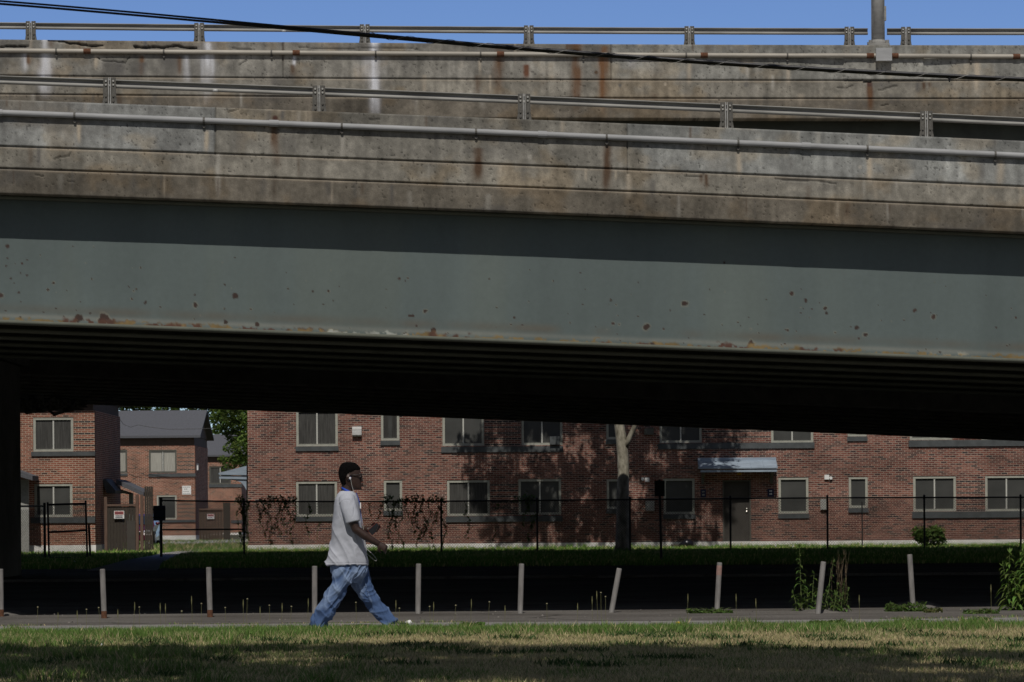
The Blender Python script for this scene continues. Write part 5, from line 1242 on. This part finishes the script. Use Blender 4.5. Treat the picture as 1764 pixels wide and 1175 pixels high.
# thin seed-headed stalks along the pavement edge
sp = [(65, 1046, .30, 1), (100, 1058, .17, 0), (133, 1055, .17, 0), (149, 1050, .2, 1), (170, 1047, .25, 1), (203, 1053, .2, 0), (232, 1040, .28, 0), (240, 1046, .27, 1), (276, 1042, .3, 0), (285, 1043, .29, 0), (313, 1053, .2, 1), (330, 1030, .36, 0), (347, 1040, .28, 1), (388, 1047, .25, 1), (419, 1036, .32, 0), (426, 1032, .34, 1), (448, 1048, .24, 0), (464, 1043, .27, 1), (486, 1042, .3, 0), (502, 1045, .26, 1), (531, 1034, .33, 0), (613, 1038, .3, 1), (682, 1037, .32, 0), (688, 1048, .24, 1), (740, 1045, .25, 1), (747, 1040, .28, 0), (785, 1043, .26, 1), (812, 1035, .33, 0), (843, 1037, .31, 1), (870, 1046, .23, 0), (942, 1040, .28, 1), (995, 1042, .27, 0), (1028, 1021, .40, 0), (1035, 1021, .40, 1), (1020, 1030, .35, 0), (1043, 1028, .36, 1), (1302, 1034, .32, 0), (1480, 1028, .36, 0), (1268, 1026, .3, 0), (1185, 1026, .3, 0), (1707, 1010, .4, 0), (1655, 1050, .35, 1)]
M['stalk'] = mat('dull_green_stalk', (.17, .165, .075), .9, var=.25, scale=20)
g = np.random.default_rng(17); protos = []
for kind in (0, 1):
    q = MB(); q.tube([(0, 0, 0), (.01, 0, .5), (.0, 0, 1)], [.0022, .0018, .0014], 4); protos.append(q)
for px, py, h_, kind in sp:
    Yw = 39.6+.8*g.random(); p = U(px, py, Yw); h_ = float(p[2]); x0 = p[0]+.03*(g.random()-.5)
    root = thing('seed_stalk', 'thin dry weed stalk with a round seed head at the grass edge' if kind else 'thin weed stalk with a narrow spiky head at the grass edge', 'weed', (x0, Yw, 0), 'seed stalks along the pavement edge' if kind else 'spiky stalks along the pavement edge')
    one(lambda q: q.tube([(x0, Yw, -.02), ((x0+p[0])/2+.012*(g.random()-.5), Yw, h_*.5), tuple(p)], [.0019, .0016, .0013], 4), 'stem', M['stalk'], root)
    if kind: one(lambda q: q.ball(p, (.0095, .0095, .0075), 7, 5), 'seed_head', M['drylight'] if 'drylight' in M else M.setdefault('drylight', mat('pale_seed_head', (.27, .25, .15), .9, var=.2, scale=30)), root)
    else: one(lambda q: q.tube([p-np.array([0, 0, .07]), p-np.array([0, 0, .03]), p+np.array([0, 0, .02])], [.002, .006, .002], 6), 'seed_head', M['stalk'], root)
for px, py, lab in ((1168, 1073, 'yellow dandelion flower, left one of the two in the verge'), (1220, 1078, 'yellow dandelion flower, right one of the two in the verge')):
    p = U(px, py, 40.4); root = thing('dandelion', lab, 'flower', (p[0], 40.4, 0)); one(lambda q: q.tube([(p[0], 40.4, 0), tuple(p)], .003, 4), 'stem', M['stem'], root); one(lambda q: q.ball(p, (.026, .026, .014), 9, 5), 'flower_head', M['yellow'], root)

# ------------------------------------------------------------------ grass
def blades(name, X, Y, hgt, wid, col, seed, lean=.5, z0=0.0):
    g = np.random.default_rng(seed); n = len(X); an = g.random(n)*6.283; ln_ = lean*hgt*(.2+g.random(n)); ca, sa = np.cos(an), np.sin(an)
    b2 = g.random(n)*6.283; wx, wy = np.cos(b2)*wid/2, np.sin(b2)*wid/2*.6
    z = np.full(n, z0)
    p = [np.stack([X-wx, Y-wy, z], 1), np.stack([X+wx, Y+wy, z], 1), np.stack([X+ca*ln_*.35-wx*.8, Y+sa*ln_*.35-wy*.8, z+hgt*.6], 1), np.stack([X+ca*ln_*.35+wx*.8, Y+sa*ln_*.35+wy*.8, z+hgt*.6], 1), np.stack([X+ca*ln_, Y+sa*ln_, z+hgt], 1)]
    V = np.stack(p, 1).reshape(-1, 3); t = np.arange(n)[:, None]*5
    T = np.concatenate([t+np.array([0, 1, 3]), t+np.array([0, 3, 2]), t+np.array([2, 3, 4])])
    o = link_mesh(name, raw_mesh(name, V, tris=T, col=np.repeat(col, 5, 0)), M['grass']); return stuff(o)
def mixcol(f, n, g, var=.35):
    straw = np.array([.50, .42, .235]); green = np.array([.125, .215, .046]); olive = np.array([.24, .25, .092])
    f = np.clip(f, 0, 1)[:, None]; pick = g.random((n, 1))
    c = np.where(pick < f, green, np.where(pick < f+.25*(1-f), olive, straw)); return c*(1-var+2*var*g.random((n, 1)))*(1+.12*(g.random((n, 3))-.5))
g = np.random.default_rng(23)
n = 540000; Y = 27.3 + (40.4-27.3)*g.random(n)**1.0; X = (g.random(n)*2-1)*(Y*.134+3.0)
patch = fbm(X*.7, Y*.45, 1, 4); p2 = fbm(X*2.2, Y*1.3, 3, 4)
edge = sstep(37.7, 38.9, Y+.9*(vn(X*1.1, 2, 2)-.5)-.05*X)
gf = np.clip(.22+1.3*(patch-.5)+1.1*(p2-.5) - .22*sstep(33.0, 35.5, Y)*(1-edge)*sstep(-2.5, .5, X) + .25*(1-sstep(-4, 1, X)) + .8*edge, .02, .97)
hgt = (.035+.035*g.random(n))*(.7+.7*p2) + edge*(.01+.05*g.random(n))
keep = (Y < 40.1+.35*(vn(X*1.7, 4, 5)-.3)) | (g.random(n) < .04)
hgt = hgt*(1+ .8*(gf > .6)*(1-edge))
X, Y, hgt, gf = X[keep], Y[keep], hgt[keep], gf[keep]
blades('lawn_grass', X, Y, hgt, .006+.004*g.random(len(X)), mixcol(gf, len(X), g), 101, .6)
# taller tufts at the pavement edge and broad leaved clumps in the lawn
n = 26000; tc = g.random((260, 2)); tx = -6+12*tc[:, 0]; ty = 39.0+1.45*tc[:, 1]**.7; k = g.integers(0, 260, n)
X = tx[k]+g.normal(size=n)*.06; Y = ty[k]+g.normal(size=n)*.04; h_ = (.03+.095*g.random(n))*(.3+1.2*vn(tx[k]*3, ty[k]*3, 2))
blades('verge_grass', X, Y, h_, .007+.005*g.random(n), mixcol(np.full(n, .8), n, g), 102, .5)
n = 9000; tc = g.random((70, 2)); tx = -5.4+10.8*tc[:, 0]; ty = 29+10*tc[:, 1]; k = g.integers(0, 70, n)
X = tx[k]+g.normal(size=n)*.13; Y = ty[k]+g.normal(size=n)*.10
blades('clover_clumps', X, Y, .04+.07*g.random(n), .014+.01*g.random(n), np.array([.05, .095, .025])*(.6+.8*g.random((n, 1))), 103, .7)
# grass in the pavement joint, and grit lying about
n = 2600; X = (g.random(n)*2-1)*7.5; k = fbm(X*1.1, 0*X+3, 3, 3) > .5; X = X[k]; n = len(X); Y = 43.9+.25*(vn(X*.9, 0*X+3, 3)-.5)+.12*(vn(X*6, 0*X+5, 1)-.5)+.02*X+.03*g.normal(size=n)
blades('joint_grass', X, Y, .015+.05*g.random(n)*vn(X*3, 0*X, 5), .006+.004*g.random(n), mixcol(np.full(n, .55), n, g), 106, .7)
n = 520; X = (g.random(n)*2-1)*7.2; Y = 40.3+8.6*g.random(n)**1.3; s_ = .005+.013*g.random(n)**3
dd = np.array([[1, 0, 0], [0, 1, 0], [-1, 0, 0], [0, -1, 0], [0, 0, 1.2]]); V = (np.stack([X, Y, np.full(n, .012)], 1)[:, None, :]+dd[None]*s_[:, None, None]*(.7+.6*g.random((n, 5, 1)))).reshape(-1, 3)
t = np.arange(n)[:, None]*5; T = np.concatenate([t+np.array(q) for q in ([0, 1, 4], [1, 2, 4], [2, 3, 4], [3, 0, 4])])
stuff(link_mesh('grit', raw_mesh('grit', V, tris=T, col=np.repeat(np.array([.13, .12, .11])*(.4+1.2*g.random((n, 1))), 5, 0)), M['concrete']))
# lawn beyond the pavement
n = 120000; Y = 90.2+(134.8-90.2)*g.random(n); X = (g.random(n)*2-1)*(Y*.14+3)
onpath = np.zeros(n, bool); ppx, ppy = PX(X, Y, 0*X)
onpath = (ppx > np.interp(ppy, [942, 953.5, 958, 966, 983], [390, 277, 262, 215, 150])) & (ppx < np.interp(ppy, [944.5, 950.5, 957, 962, 970, 983], [424, 350, 312, 300, 285, 270]))
k = ~onpath & (Y > 90.4-.075*X+.4*vn(X*2, 1, 1)); X, Y = X[k], Y[k]; n = len(X); pt = fbm(X*.6, Y*.4, 2, 4)
h_ = (.05+.08*g.random(n))*(.6+.9*pt)*(1+.8*sstep(131, 134.5, Y)*vn(X*2, 3, 4))
c = mixcol(np.clip(.72+.8*(pt-.5), .2, .95), n, g)*np.array([1.25, 1.45, 1.1]); blades('far_lawn_grass', X, Y, h_, .018+.012*g.random(n), c, 104, .5)
n = 30000; Y = 134+130*g.random(n); X = -8-.1*Y*g.random(n)-.03*(Y-134); X = np.where(X < -.14*Y, -.14*Y, X)
ppx, ppy = PX(X, Y, 0*X); k = (ppy > 938.5) | ((ppy < 930) & (Y < 199)) | ((ppy < 935.5) & (ppy > 931.5) & (g.random(n) < .3)); k &= ~((Y > 130) & (Y < 140) & (ppx < 165)); X, Y = X[k], Y[k]; n = len(X)
blades('back_lawn_grass', X, Y, .05+.12*g.random(n), .03+.02*g.random(n), mixcol(np.full(n, .7), n, g), 105, .5)
#PART4

# ------------------------------------------------------------------ the walking person
PY = 41.9                                     # distance; the person walks on the pavement, towards +X
PS = PY/F                                     # metres per photo pixel there
foot = U(600, 1086, PY); PX0, PZ0 = float(foot[0]), 0.012
def P(zx, zy, y=0.0):                         # from the enlarged crop of the photograph to person-local metres
    return np.array([(520+zx/3.671-600)*PS, y, (1084.5-780-zy/3.671)*PS])
def Hd(zx, zy, y=0.0): return np.array([(570+zx/10.217-600)*PS, y, (1084.5-785-zy/10.217)*PS])
person = thing('person', 'person walking right in grey t-shirt and baggy blue jeans, with glasses and white earphones', 'person', (PX0, PY, PZ0))
PLOC = LOC[person.name]
class Loft:
    def __init__(s): s.b = MB()
    def limb(s, pts, ra, rb=None, n=16):
        """ra: half size across (towards the camera), rb: half size in the walking plane"""
        pts = [np.array(p, float) for p in pts]; rb = rb or ra; k = len(pts); ring = []
        for i in range(k):
            t = pts[min(i+1, k-1)]-pts[max(i-1, 0)]; t /= np.linalg.norm(t); yx = np.array([0, 1., 0]); a_ = yx-t*np.dot(yx, t); a_ /= np.linalg.norm(a_)+1e-9; c_ = np.cross(t, a_)
            ring += [pts[i]+ra[i]*math.cos(q)*a_+rb[i]*math.sin(q)*c_ for q in np.arange(n)*2*math.pi/n]
        s.b.add(ring, [(i*n+j, i*n+(j+1) % n, (i+1)*n+(j+1) % n, (i+1)*n+j) for i in range(k-1) for j in range(n)]+[tuple(range(n))[::-1], tuple(range((k-1)*n, k*n))])
    def slab(s, rows, n=28):
        """rows: (z, xback, xfront, half width, exponent, y centre)"""
        ring = []; k = len(rows)
        for z, xb, xf, hw, ex, yc in rows:
            for q in np.arange(n)*2*math.pi/n:
                c_, s_ = math.cos(q), math.sin(q); ring.append(((xb+xf)/2+(xf-xb)/2*math.copysign(abs(c_)**ex, c_), yc+hw*math.copysign(abs(s_)**ex, s_), z))
        s.b.add(ring, [(i*n+j, i*n+(j+1) % n, (i+1)*n+(j+1) % n, (i+1)*n+j) for i in range(k-1) for j in range(n)]+[tuple(range(n))[::-1], tuple(range((k-1)*n, k*n))])
    def mesh(s, name, voxel, smooth=6, fac=.5):
        me = bpy.data.meshes.new(name+'_src'); me.from_pydata([tuple(v) for v in s.b.v], [], s.b.f)
        bm = bmesh.new(); bm.from_mesh(me); bmesh.ops.recalc_face_normals(bm, faces=bm.faces); bm.to_mesh(me); bm.free()
        o = bpy.data.objects.new(name+'_src', me); COL.objects.link(o)
        rm = o.modifiers.new('r', 'REMESH'); rm.mode = 'VOXEL'; rm.voxel_size = voxel; rm.adaptivity = 0
        if smooth: sm = o.modifiers.new('s', 'SMOOTH'); sm.iterations = smooth; sm.factor = fac
        dg = bpy.context.evaluated_depsgraph_get(); dg.update()
        out = bpy.data.meshes.new_from_object(o.evaluated_get(dg)); out.name = name
        bpy.data.objects.remove(o); bpy.data.meshes.remove(me); out.materials.clear(); return out
def getco(me):
    c = np.empty(len(me.vertices)*3, np.float32); me.vertices.foreach_get('co', c); nn_ = np.empty(len(me.vertices)*3, np.float32); me.vertices.foreach_get('normal', nn_); return c.reshape(-1, 3).astype(float), nn_.reshape(-1, 3).astype(float)
def setco(me, c): me.vertices.foreach_set('co', c.astype(np.float32).ravel()); me.update()

# --- body: one continuous skin
B = Loft()
hr = [(150, 262, 400, .035), (165, 228, 440, .056), (195, 198, 490, .068), (240, 178, 525, .0745), (295, 166, 543, .0775), (345, 166, 549, .0775), (385, 170, 548, .0765), (425, 182, 546, .074), (465, 200, 548, .071), (505, 212, 550, .068), (540, 240, 556, .063), (575, 300, 556, .057), (605, 370, 552, .048), (628, 430, 540, .034)]
rows = []
for zy, b_, f_, hw in hr: rows.append((Hd(0, zy)[2], Hd(b_, 0)[0], Hd(f_, 0)[0], hw, .82, 0))
B.slab(rows[::-1])
B.limb([Hd(300, 700), Hd(300, 600), Hd(310, 500), Hd(320, 440)], [.066, .058, .056, .055], [.070, .062, .060, .06])           # neck
B.limb([Hd(548, 372), Hd(560, 410), Hd(574, 445), Hd(576, 466), Hd(556, 478)], [.010, .012, .017, .020, .016], [.008, .010, .012, .012, .008], 10)   # nose
for yy in (-.017, .017): B.limb([Hd(568, 474, yy), Hd(552, 468, yy)], [.007, .006], None, 8)
B.limb([Hd(560, 512), Hd(586, 520), Hd(582, 532), Hd(560, 530)], [.020, .019, .018, .018], [.009]*4, 10)                          # upper lip
B.limb([Hd(560, 535), Hd(585, 546), Hd(578, 560), Hd(556, 556)], [.018, .017, .016, .016], [.009]*4, 10)                          # lower lip
B.limb([Hd(535, 600), Hd(548, 610), Hd(535, 622)], [.02, .022, .018], [.012, .014, .012], 10)                                       # chin
B.limb([Hd(545, 352, -.05), Hd(553, 352, -.02), Hd(553, 352, .02), Hd(545, 352, .05)], [.012]*4, [.012]*4, 8)                       # brow
for s_ in (-1, 1):                                                                                                                   # ears
    B.limb([Hd(345, 368, s_*.078), Hd(330, 400, s_*.086), Hd(340, 440, s_*.082), Hd(352, 462, s_*.077)], [.008, .010, .009, .007], [.022, .026, .022, .014], 10)
# trunk inside the clothes, and legs
B.slab([(P(0, zy)[2], P(a_, 0)[0], P(b_, 0)[0], hw, .8, 0) for zy, a_, b_, hw in ((720, 215, 385, .15), (640, 225, 380, .14), (520, 222, 375, .145), (420, 225, 365, .16), (330, 235, 350, .165), (285, 250, 340, .12))])
B.limb([P(285, 740, -.085), P(240, 850, -.085), P(182, 935, -.085), P(135, 1030, -.085), P(112, 1092, -.085)], [.075, .062, .046, .038, .030])
B.limb([P(335, 740, .085), P(385, 850, .085), P(432, 935, .085), P(515, 1030, .085), P(575, 1088, .095)], [.075, .062, .042, .034, .028])
# near arm
sh, el, wr_ = P(300, 312, -.185), P(352, 492, -.245), P(492, 585, -.21)
B.limb([sh, P(318, 390, -.225), P(335, 445, -.24), el, P(410, 535, -.237), P(450, 560, -.225), wr_], [.055, .054, .050, .046, .045, .040, .029], [.055, .054, .050, .048, .046, .040, .031])
sh2, el2, wr2 = P(310, 312, .185), P(345, 500, .235), P(428, 494, .13)
B.limb([sh2, P(325, 400, .225), el2, P(385, 505, .19), wr2], [.055, .052, .045, .042, .028])
def unit(v): v = np.array(v, float); return v/np.linalg.norm(v)
def hand(w_, d, n, curl, spread=1.0):
    """wrist, finger direction, palm-facing normal, curl per joint"""
    d = unit(d); n = np.array(n, float); n = unit(n-d*np.dot(n, d)); s_ = np.cross(n, d)
    pl = .092
    ring = MB(); k = 12; R_ = []
    for f, ws, wt in ((-.12, .026, .020), (.15, .034, .020), (.55, .041, .018), (.95, .041, .015), (1.05, .036, .011)):
        c_ = w_+d*pl*f; R_ += [c_+s_*ws*math.cos(q)+n*wt*math.sin(q) for q in np.arange(k)*2*math.pi/k]
    B.b.add(R_, [(i*k+j, i*k+(j+1) % k, (i+1)*k+(j+1) % k, (i+1)*k+j) for i in range(4) for j in range(k)]+[tuple(range(k))[::-1], tuple(range(4*k, 5*k))])
    for off, L, cm in ((.031, .040, .8), (.0105, .045, .95), (-.0105, .042, 1.05), (-.030, .033, 1.15)):
        p = w_+d*pl*.88+s_*off; pts = [p]; an = 0
        for j, fr in enumerate((1.0, .68, .55)):
            an += curl[j]*cm; dd = d*math.cos(an)+n*math.sin(an)+s_*off*.8*spread; p = p+unit(dd)*L*fr; pts.append(p)
        B.limb([pts[0]-d*.012]+pts, [.0098, .0098, .0092, .0086, .0066], None, 9)
    p = w_+d*.018+s_*.026; pts = [p, p+unit(d*.55+s_*.75+n*.35)*.036]; pts.append(pts[-1]+unit(d*.8+s_*.15+n*.6)*.030); pts.append(pts[-1]+unit(d*.75-s_*.15+n*.7)*.022)
    B.limb(pts, [.015, .012, .0105, .008], None, 9)
hand(wr_, [.78, .02, -.52], [-.25, 1, -.15], (.75, .85, .5))
hand(wr2, [.86, -.25, .02], [.1, -.9, .35], (.55, .7, .5))
bme = B.mesh('body', .0042, 5, .5)
c, nn_ = getco(bme); sel = c[:, 2] > Hd(0, 640)[2]
c += nn_*((fbm(c[:, 0]*40, c[:, 2]*40+c[:, 1]*30, 2, 3)-.5)*.0016)[:, None]
setco(bme, c); link_mesh('body', bme, M['skin'], person, smooth=True)
# --- hair: close cropped cap following the skull
hb = Loft(); rows = []
for zy, b_, f_, hw in ((138, 270, 390, .035), (148, 238, 438, .056), (180, 196, 490, .071), (230, 170, 530, .080), (265, 160, 545, .082), (300, 156, 512, .0805), (330, 155, 455, .0805)):
    rows.append((Hd(0, zy)[2], Hd(b_, 0)[0], Hd(f_, 0)[0], hw, .82, 0))
for zy, b_, f_, hw in ((352, 156, 405, .0805), (390, 160, 345, .083), (430, 168, 315, .080), (470, 184, 312, .0755), (505, 200, 312, .070), (535, 206, 300, .062)):
    rows.append((Hd(0, zy)[2], Hd(b_, 0)[0], Hd(f_, 0)[0], hw, .82, 0))
hb.slab(rows[::-1]); hme = hb.mesh('hair', .0045, 4, .5); c, nn_ = getco(hme)
c += nn_*((fbm(c[:, 0]*70, c[:, 2]*70+c[:, 1]*60, 3, 3)-.45)*.006)[:, None]; setco(hme, c); link_mesh('hair', hme, M['hair'], person, smooth=True)
# --- light grey jersey
S = Loft()
tor = [(252, 250, 335, .085), (272, 232, 352, .145), (300, 219, 362, .188), (340, 210, 369, .208), (410, 202, 377, .208), (480, 198, 388, .198), (560, 190, 398, .188), (630, 176, 407, .188), (690, 156, 415, .196), (716, 149, 418, .198)]
S.slab([(P(0, zy)[2], P(a_, 0)[0], P(b_, 0)[0], hw, .80, 0) for zy, a_, b_, hw in tor][::-1], 36)
S.limb([P(292, 292, -.13), P(298, 320, -.185), P(312, 372, -.222), P(325, 415, -.238), P(333, 448, -.243)], [.075, .076, .076, .078, .081], [.085, .090, .085, .083, .082], 20)
S.limb([P(300, 292, .13), P(306, 320, .185), P(318, 372, .222), P(328, 430, .238)], [.075, .076, .076, .078], [.085, .090, .085, .083], 20)
sme = S.mesh('t_shirt', .0065, 7, .55); c, nn_ = getco(sme)
X_, Z_ = c[:, 0], c[:, 2]; zt = P(0, 420)[2]; low_ = 1-sstep(P(0, 520)[2], P(0, 380)[2], Z_)
dirx, dirz = .42, -.91
u_ = X_*dirz-Z_*dirx; v_ = X_*dirx+Z_*dirz
fold = (1-np.abs(2*fbm(u_*13+vn(v_*4, X_*3, 2)*.7, v_*2.0+c[:, 1]*3, 1, 2)-1))**3
d_ = (fold-.35)*.020*low_ + (fbm(X_*9, Z_*9+c[:, 1]*6, 4, 3)-.5)*.016
hem = np.exp(-((Z_-P(0, 706)[2])/.006)**2); d_ += -hem*.003
slv = (c[:, 1] < -.2) & (Z_ > P(0, 460)[2]); d_ = np.where(slv, (fbm(X_*16, Z_*7, 6, 3)-.5)*.016, d_)
c = c+nn_*d_[:, None]
seam = np.exp(-((np.hypot(X_-P(293, 0)[0], (Z_-P(0, 372)[2])*.75)-.088)/.004)**2)*(c[:, 1] < -.13)*(Z_ > P(0, 420)[2])
c += nn_*(-seam*.004)[:, None]
setco(sme, c); tn = .9+.2*fbm(X_*5, Z_*5, 2, 4); cs = np.array([.41, .425, .475])[None, :]*tn[:, None]
setcol(sme, cs); link_mesh('t_shirt', sme, M['shirt'], person, smooth=True)
# --- baggy jeans
J = Loft()
J.slab([(P(0, zy)[2], P(a_, 0)[0], P(b_, 0)[0], hw, .8, 0) for zy, a_, b_, hw in ((690, 192, 408, .165), (725, 186, 412, .178), (765, 190, 414, .174), (800, 212, 394, .145), (835, 245, 345, .09))][::-1], 32)
J.limb([P(285, 745, -.09), P(262, 800, -.095), P(235, 865, -.098), P(202, 925, -.10), P(165, 985, -.10), P(132, 1035, -.10), P(110, 1075, -.10), P(102, 1106, -.10)], [.105, .106, .104, .098, .096, .100, .106, .106], [.134, .118, .102, .094, .091, .094, .098, .092], 20)
J.limb([P(345, 745, .09), P(362, 800, .092), P(388, 865, .095), P(420, 925, .097), P(458, 975, .098), P(500, 1025, .10), P(538, 1068, .10), P(556, 1098, .10)], [.105, .105, .102, .098, .096, .098, .10, .102], [.124, .110, .094, .084, .079, .082, .092, .098], 20)
jme = J.mesh('jeans', .0065, 6, .5); c, nn_ = getco(jme); X_, Y_, Z_ = c[:, 0], c[:, 1], c[:, 2]
near = Y_ < 0; ang = np.where(near, math.atan2(P(102, 1106)[2]-P(285, 745)[2], P(102, 1106)[0]-P(285, 745)[0]), math.atan2(P(556, 1098)[2]-P(345, 745)[2], P(556, 1098)[0]-P(345, 745)[0]))
al = X_*np.cos(ang)+Z_*np.sin(ang); ac = -X_*np.sin(ang)+Z_*np.cos(ang)
hgt_ = sstep(.0, .75, Z_); kn = np.exp(-((Z_-.42)/.16)**2); cu = 1-sstep(.05, .32, Z_)
fold = (1-np.abs(2*fbm(al*3.6+ac*2, ac*13+al*2.5+Y_*9, 3, 3)-1))**2
fold2 = (1-np.abs(2*fbm(al*10-ac*6+Y_*4, ac*5-Y_*5, 5, 2)-1))**2
d_ = (fold-.6)*(.026+.004*cu)+(fold2-.6)*(.008+.034*cu+.016*kn)+(fbm(X_*7, Z_*7+Y_*7, 1, 3)-.5)*.022
d_ = d_*(1-.7*sstep(.66, .78, Z_))
setco(jme, c+nn_*d_[:, None]); jc = np.array([.058, .098, .19]); f_ = fbm(X_*4, Z_*4+Y_*4, 6, 4)
wash_highlight = np.clip(.10+.9*(fold-.72)+1.3*(f_-.5)+.5*(fold2-.7)+.5*np.exp(-((Z_-.6)/.2)**2)*near, 0, 1)[:, None]  # denim fading mixed with highlights painted on fold crests and near thigh
cc_ = jc*(1-wash_highlight)+np.array([.235, .30, .41])*wash_highlight; sd = np.exp(-((ac-np.median(ac))/.004)**2)
setcol(jme, cc_*np.array([.93, .97, 1.05])); link_mesh('jeans', jme, M['denim'], person, smooth=True)
# --- shoes
def shoe(pts, ra, rb, name, m):
    L_ = Loft(); L_.limb(pts, ra, rb, 16); me = L_.mesh(name, .005, 4, .5); return link_mesh(name, me, m, person, smooth=True)
shoe([P(88, 1088, -.10), P(100, 1100, -.10), P(135, 1112, -.10), P(165, 1121, -.10), P(182, 1122, -.10)], [.036, .042, .045, .045, .03], [.035, .048, .040, .024, .016], 'shoe', M['shoe'])
s2 = shoe([P(592, 1098, .10), P(606, 1107, .10), P(635, 1108, .10), P(662, 1102, .10), P(684, 1094, .10)], [.036, .042, .046, .046, .030], [.030, .040, .036, .028, .020], 'shoe', M['shoe'])
tcap = Loft(); tcap.limb([P(660, 1098, .10), P(676, 1090, .10), P(691, 1079, .10)], [.048, .046, .032], [.032, .034, .022], 14)
tme = tcap.mesh('toe_cap', .004, 4, .5); tco = link_mesh('toe_cap', tme, M['white'], s2, smooth=True)
# --- glasses, lanyard, earphones
def pl_(q): return q
q = MB()
for s_ in (-1, 1):
    q.tube([Hd(350, 372, s_*.083)+0, Hd(430, 366, s_*.085), Hd(520, 366, s_*.074), Hd(556, 368, s_*.066)], [.0035, .004, .0045, .005], 6)
    ctr = Hd(562, 392, s_*.034); q.tube([ctr+np.array([-.006*abs(math.cos(t)), .028*math.cos(t), .020*math.sin(t)]) for t in np.linspace(0, 6.283, 22)], .0035, 6)
q.tube([Hd(566, 380, -.008), Hd(568, 378, .0), Hd(566, 380, .008)], .003, 6)
q.build('glasses', M['black'], person, local=True, smooth=True)
M['eyes'] = mat('dark_eyes', (.10, .09, .085), .3, var=.1, scale=30)
for s_ in (-1, 1): one(lambda q: q.ball(Hd(541, 392, s_*.033), .0118, 10, 8), 'eye', M['eyes'], person, local=True, smooth=True)
q = MB(); nb_ = 28; ring = []
for t in np.linspace(0, 2*math.pi, nb_, endpoint=False):     # blue band round the neck: high at the back, low in front
    f = (1+math.cos(t))/2; zz = 588+f*110; xx = 205+ (425-205)*f
    for dz_, ex in ((26, 1.04), (-20, .95)):
        p = Hd(xx, zz+dz_*(.8+.4*f), .083*math.sin(t)*ex); ring.append(p)
q.add(ring, [((2*i), (2*i+1), (2*((i+1) % nb_)+1), (2*((i+1) % nb_))) for i in range(nb_)])
q.v = q.v+[tuple(np.array(v)+np.array([0, 0, 0])) for v in []]
lob = q.build('lanyard', M['blueband'], person, local=True, smooth=True); sol = lob.modifiers.new('thick', 'SOLIDIFY'); sol.thickness = .004
q = MB()
for yy in (-.045, .045):
    pts = [P(350, 262, yy), P(364, 300, yy), P(373, 350, yy*.8), P(381, 420, yy*.6), P(391, 470, yy*.4)]
    for a_, b_ in zip(pts[:-1], pts[1:]): q.add([a_+(0, -.008, 0), a_+(0, .008, 0), b_+(0, .008, 0), b_+(0, -.008, 0), a_+(.004, -.008, 0), a_+(.004, .008, 0), b_+(.004, .008, 0), b_+(.004, -.008, 0)], [(0, 1, 2, 3), (7, 6, 5, 4), (0, 4, 5, 1), (2, 6, 7, 3), (0, 3, 7, 4), (1, 5, 6, 2)])
q.build('lanyard_strap', M['blueband'], lob, local=True)
bc = P(376, 342, -.06); one(lambda q: q.box(bc[0]-.003, bc[0]+.010, bc[1]-.02, bc[1]+.03, bc[2]-.035, bc[2]+.03), 'badge', M['white'], lob, local=True)
q = MB(); q.ball(Hd(364, 424, -.092), (.013, .009, .013), 10, 8); q.tube([Hd(366, 430, -.096), Hd(376, 450, -.094)], .005, 6); ear = q.build('earphones', M['white'], person, local=True, smooth=True)
one(lambda q: q.ball(Hd(360, 424, -.087), (.017, .006, .017), 10, 8), 'earbud_ring', M['blueband'], ear, local=True, smooth=True)
cd = [Hd(378, 445, -.094), Hd(388, 520, -.085), Hd(405, 590, -.078), Hd(430, 670, -.07), Hd(458, 730, -.045), Hd(475, 790, -.02), P(376, 360, -.02), P(388, 440, -.03), P(398, 520, -.04), P(404, 590, -.06), P(414, 640, -.09), P(440, 668, -.10), P(466, 690, -.10), P(478, 690, -.10), P(474, 676, -.09), P(450, 650, -.06), P(425, 625, -.03), P(405, 606, 0), P(402, 560, .03), P(430, 520, .1)]
cd = [np.array(p) for p in cd]; fine = []
M['cordm'] = mat('off_white_cord', (.5, .49, .46), .6, var=.1, scale=20)
for i in range(len(cd)-1):
    p0, p1, p2, p3 = cd[max(i-1, 0)], cd[i], cd[i+1], cd[min(i+2, len(cd)-1)]
    for t in np.linspace(0, 1, 6, endpoint=False): fine.append(.5*((2*p1)+(-p0+p2)*t+(2*p0-5*p1+4*p2-p3)*t*t+(-p0+3*p1-3*p2+p3)*t**3))
one(lambda q: q.tube(fine, .0022, 6), 'cord', M['cordm'], ear, local=True, smooth=True)
# --- phone in the far hand
pc_ = P(462, 492, .085)
ph = thing('phone', 'black phone in a red edged case held out in the walker\'s far hand', 'phone', tuple(PLOC+pc_))
def rb_box(q, hx_, hy_, hz_, rot):
    Rm = np.array(Matrix.Rotation(rot, 3, 'Y')); vs = [Rm @ np.array([sx*hx_, sy*hy_, sz*hz_]) for sx in (-1, 1) for sy in (-1, 1) for sz in (-1, 1)]
    q.add(vs, [(0, 1, 3, 2), (4, 6, 7, 5), (0, 4, 5, 1), (2, 3, 7, 6), (0, 2, 6, 4), (1, 5, 7, 3)])
one(lambda q: rb_box(q, .036, .005, .066, math.radians(48)), 'phone_body', M['black'], ph, local=True)
one(lambda q: rb_box(q, .038, .0035, .068, math.radians(48)), 'case', M['redcase'], ph, local=True)
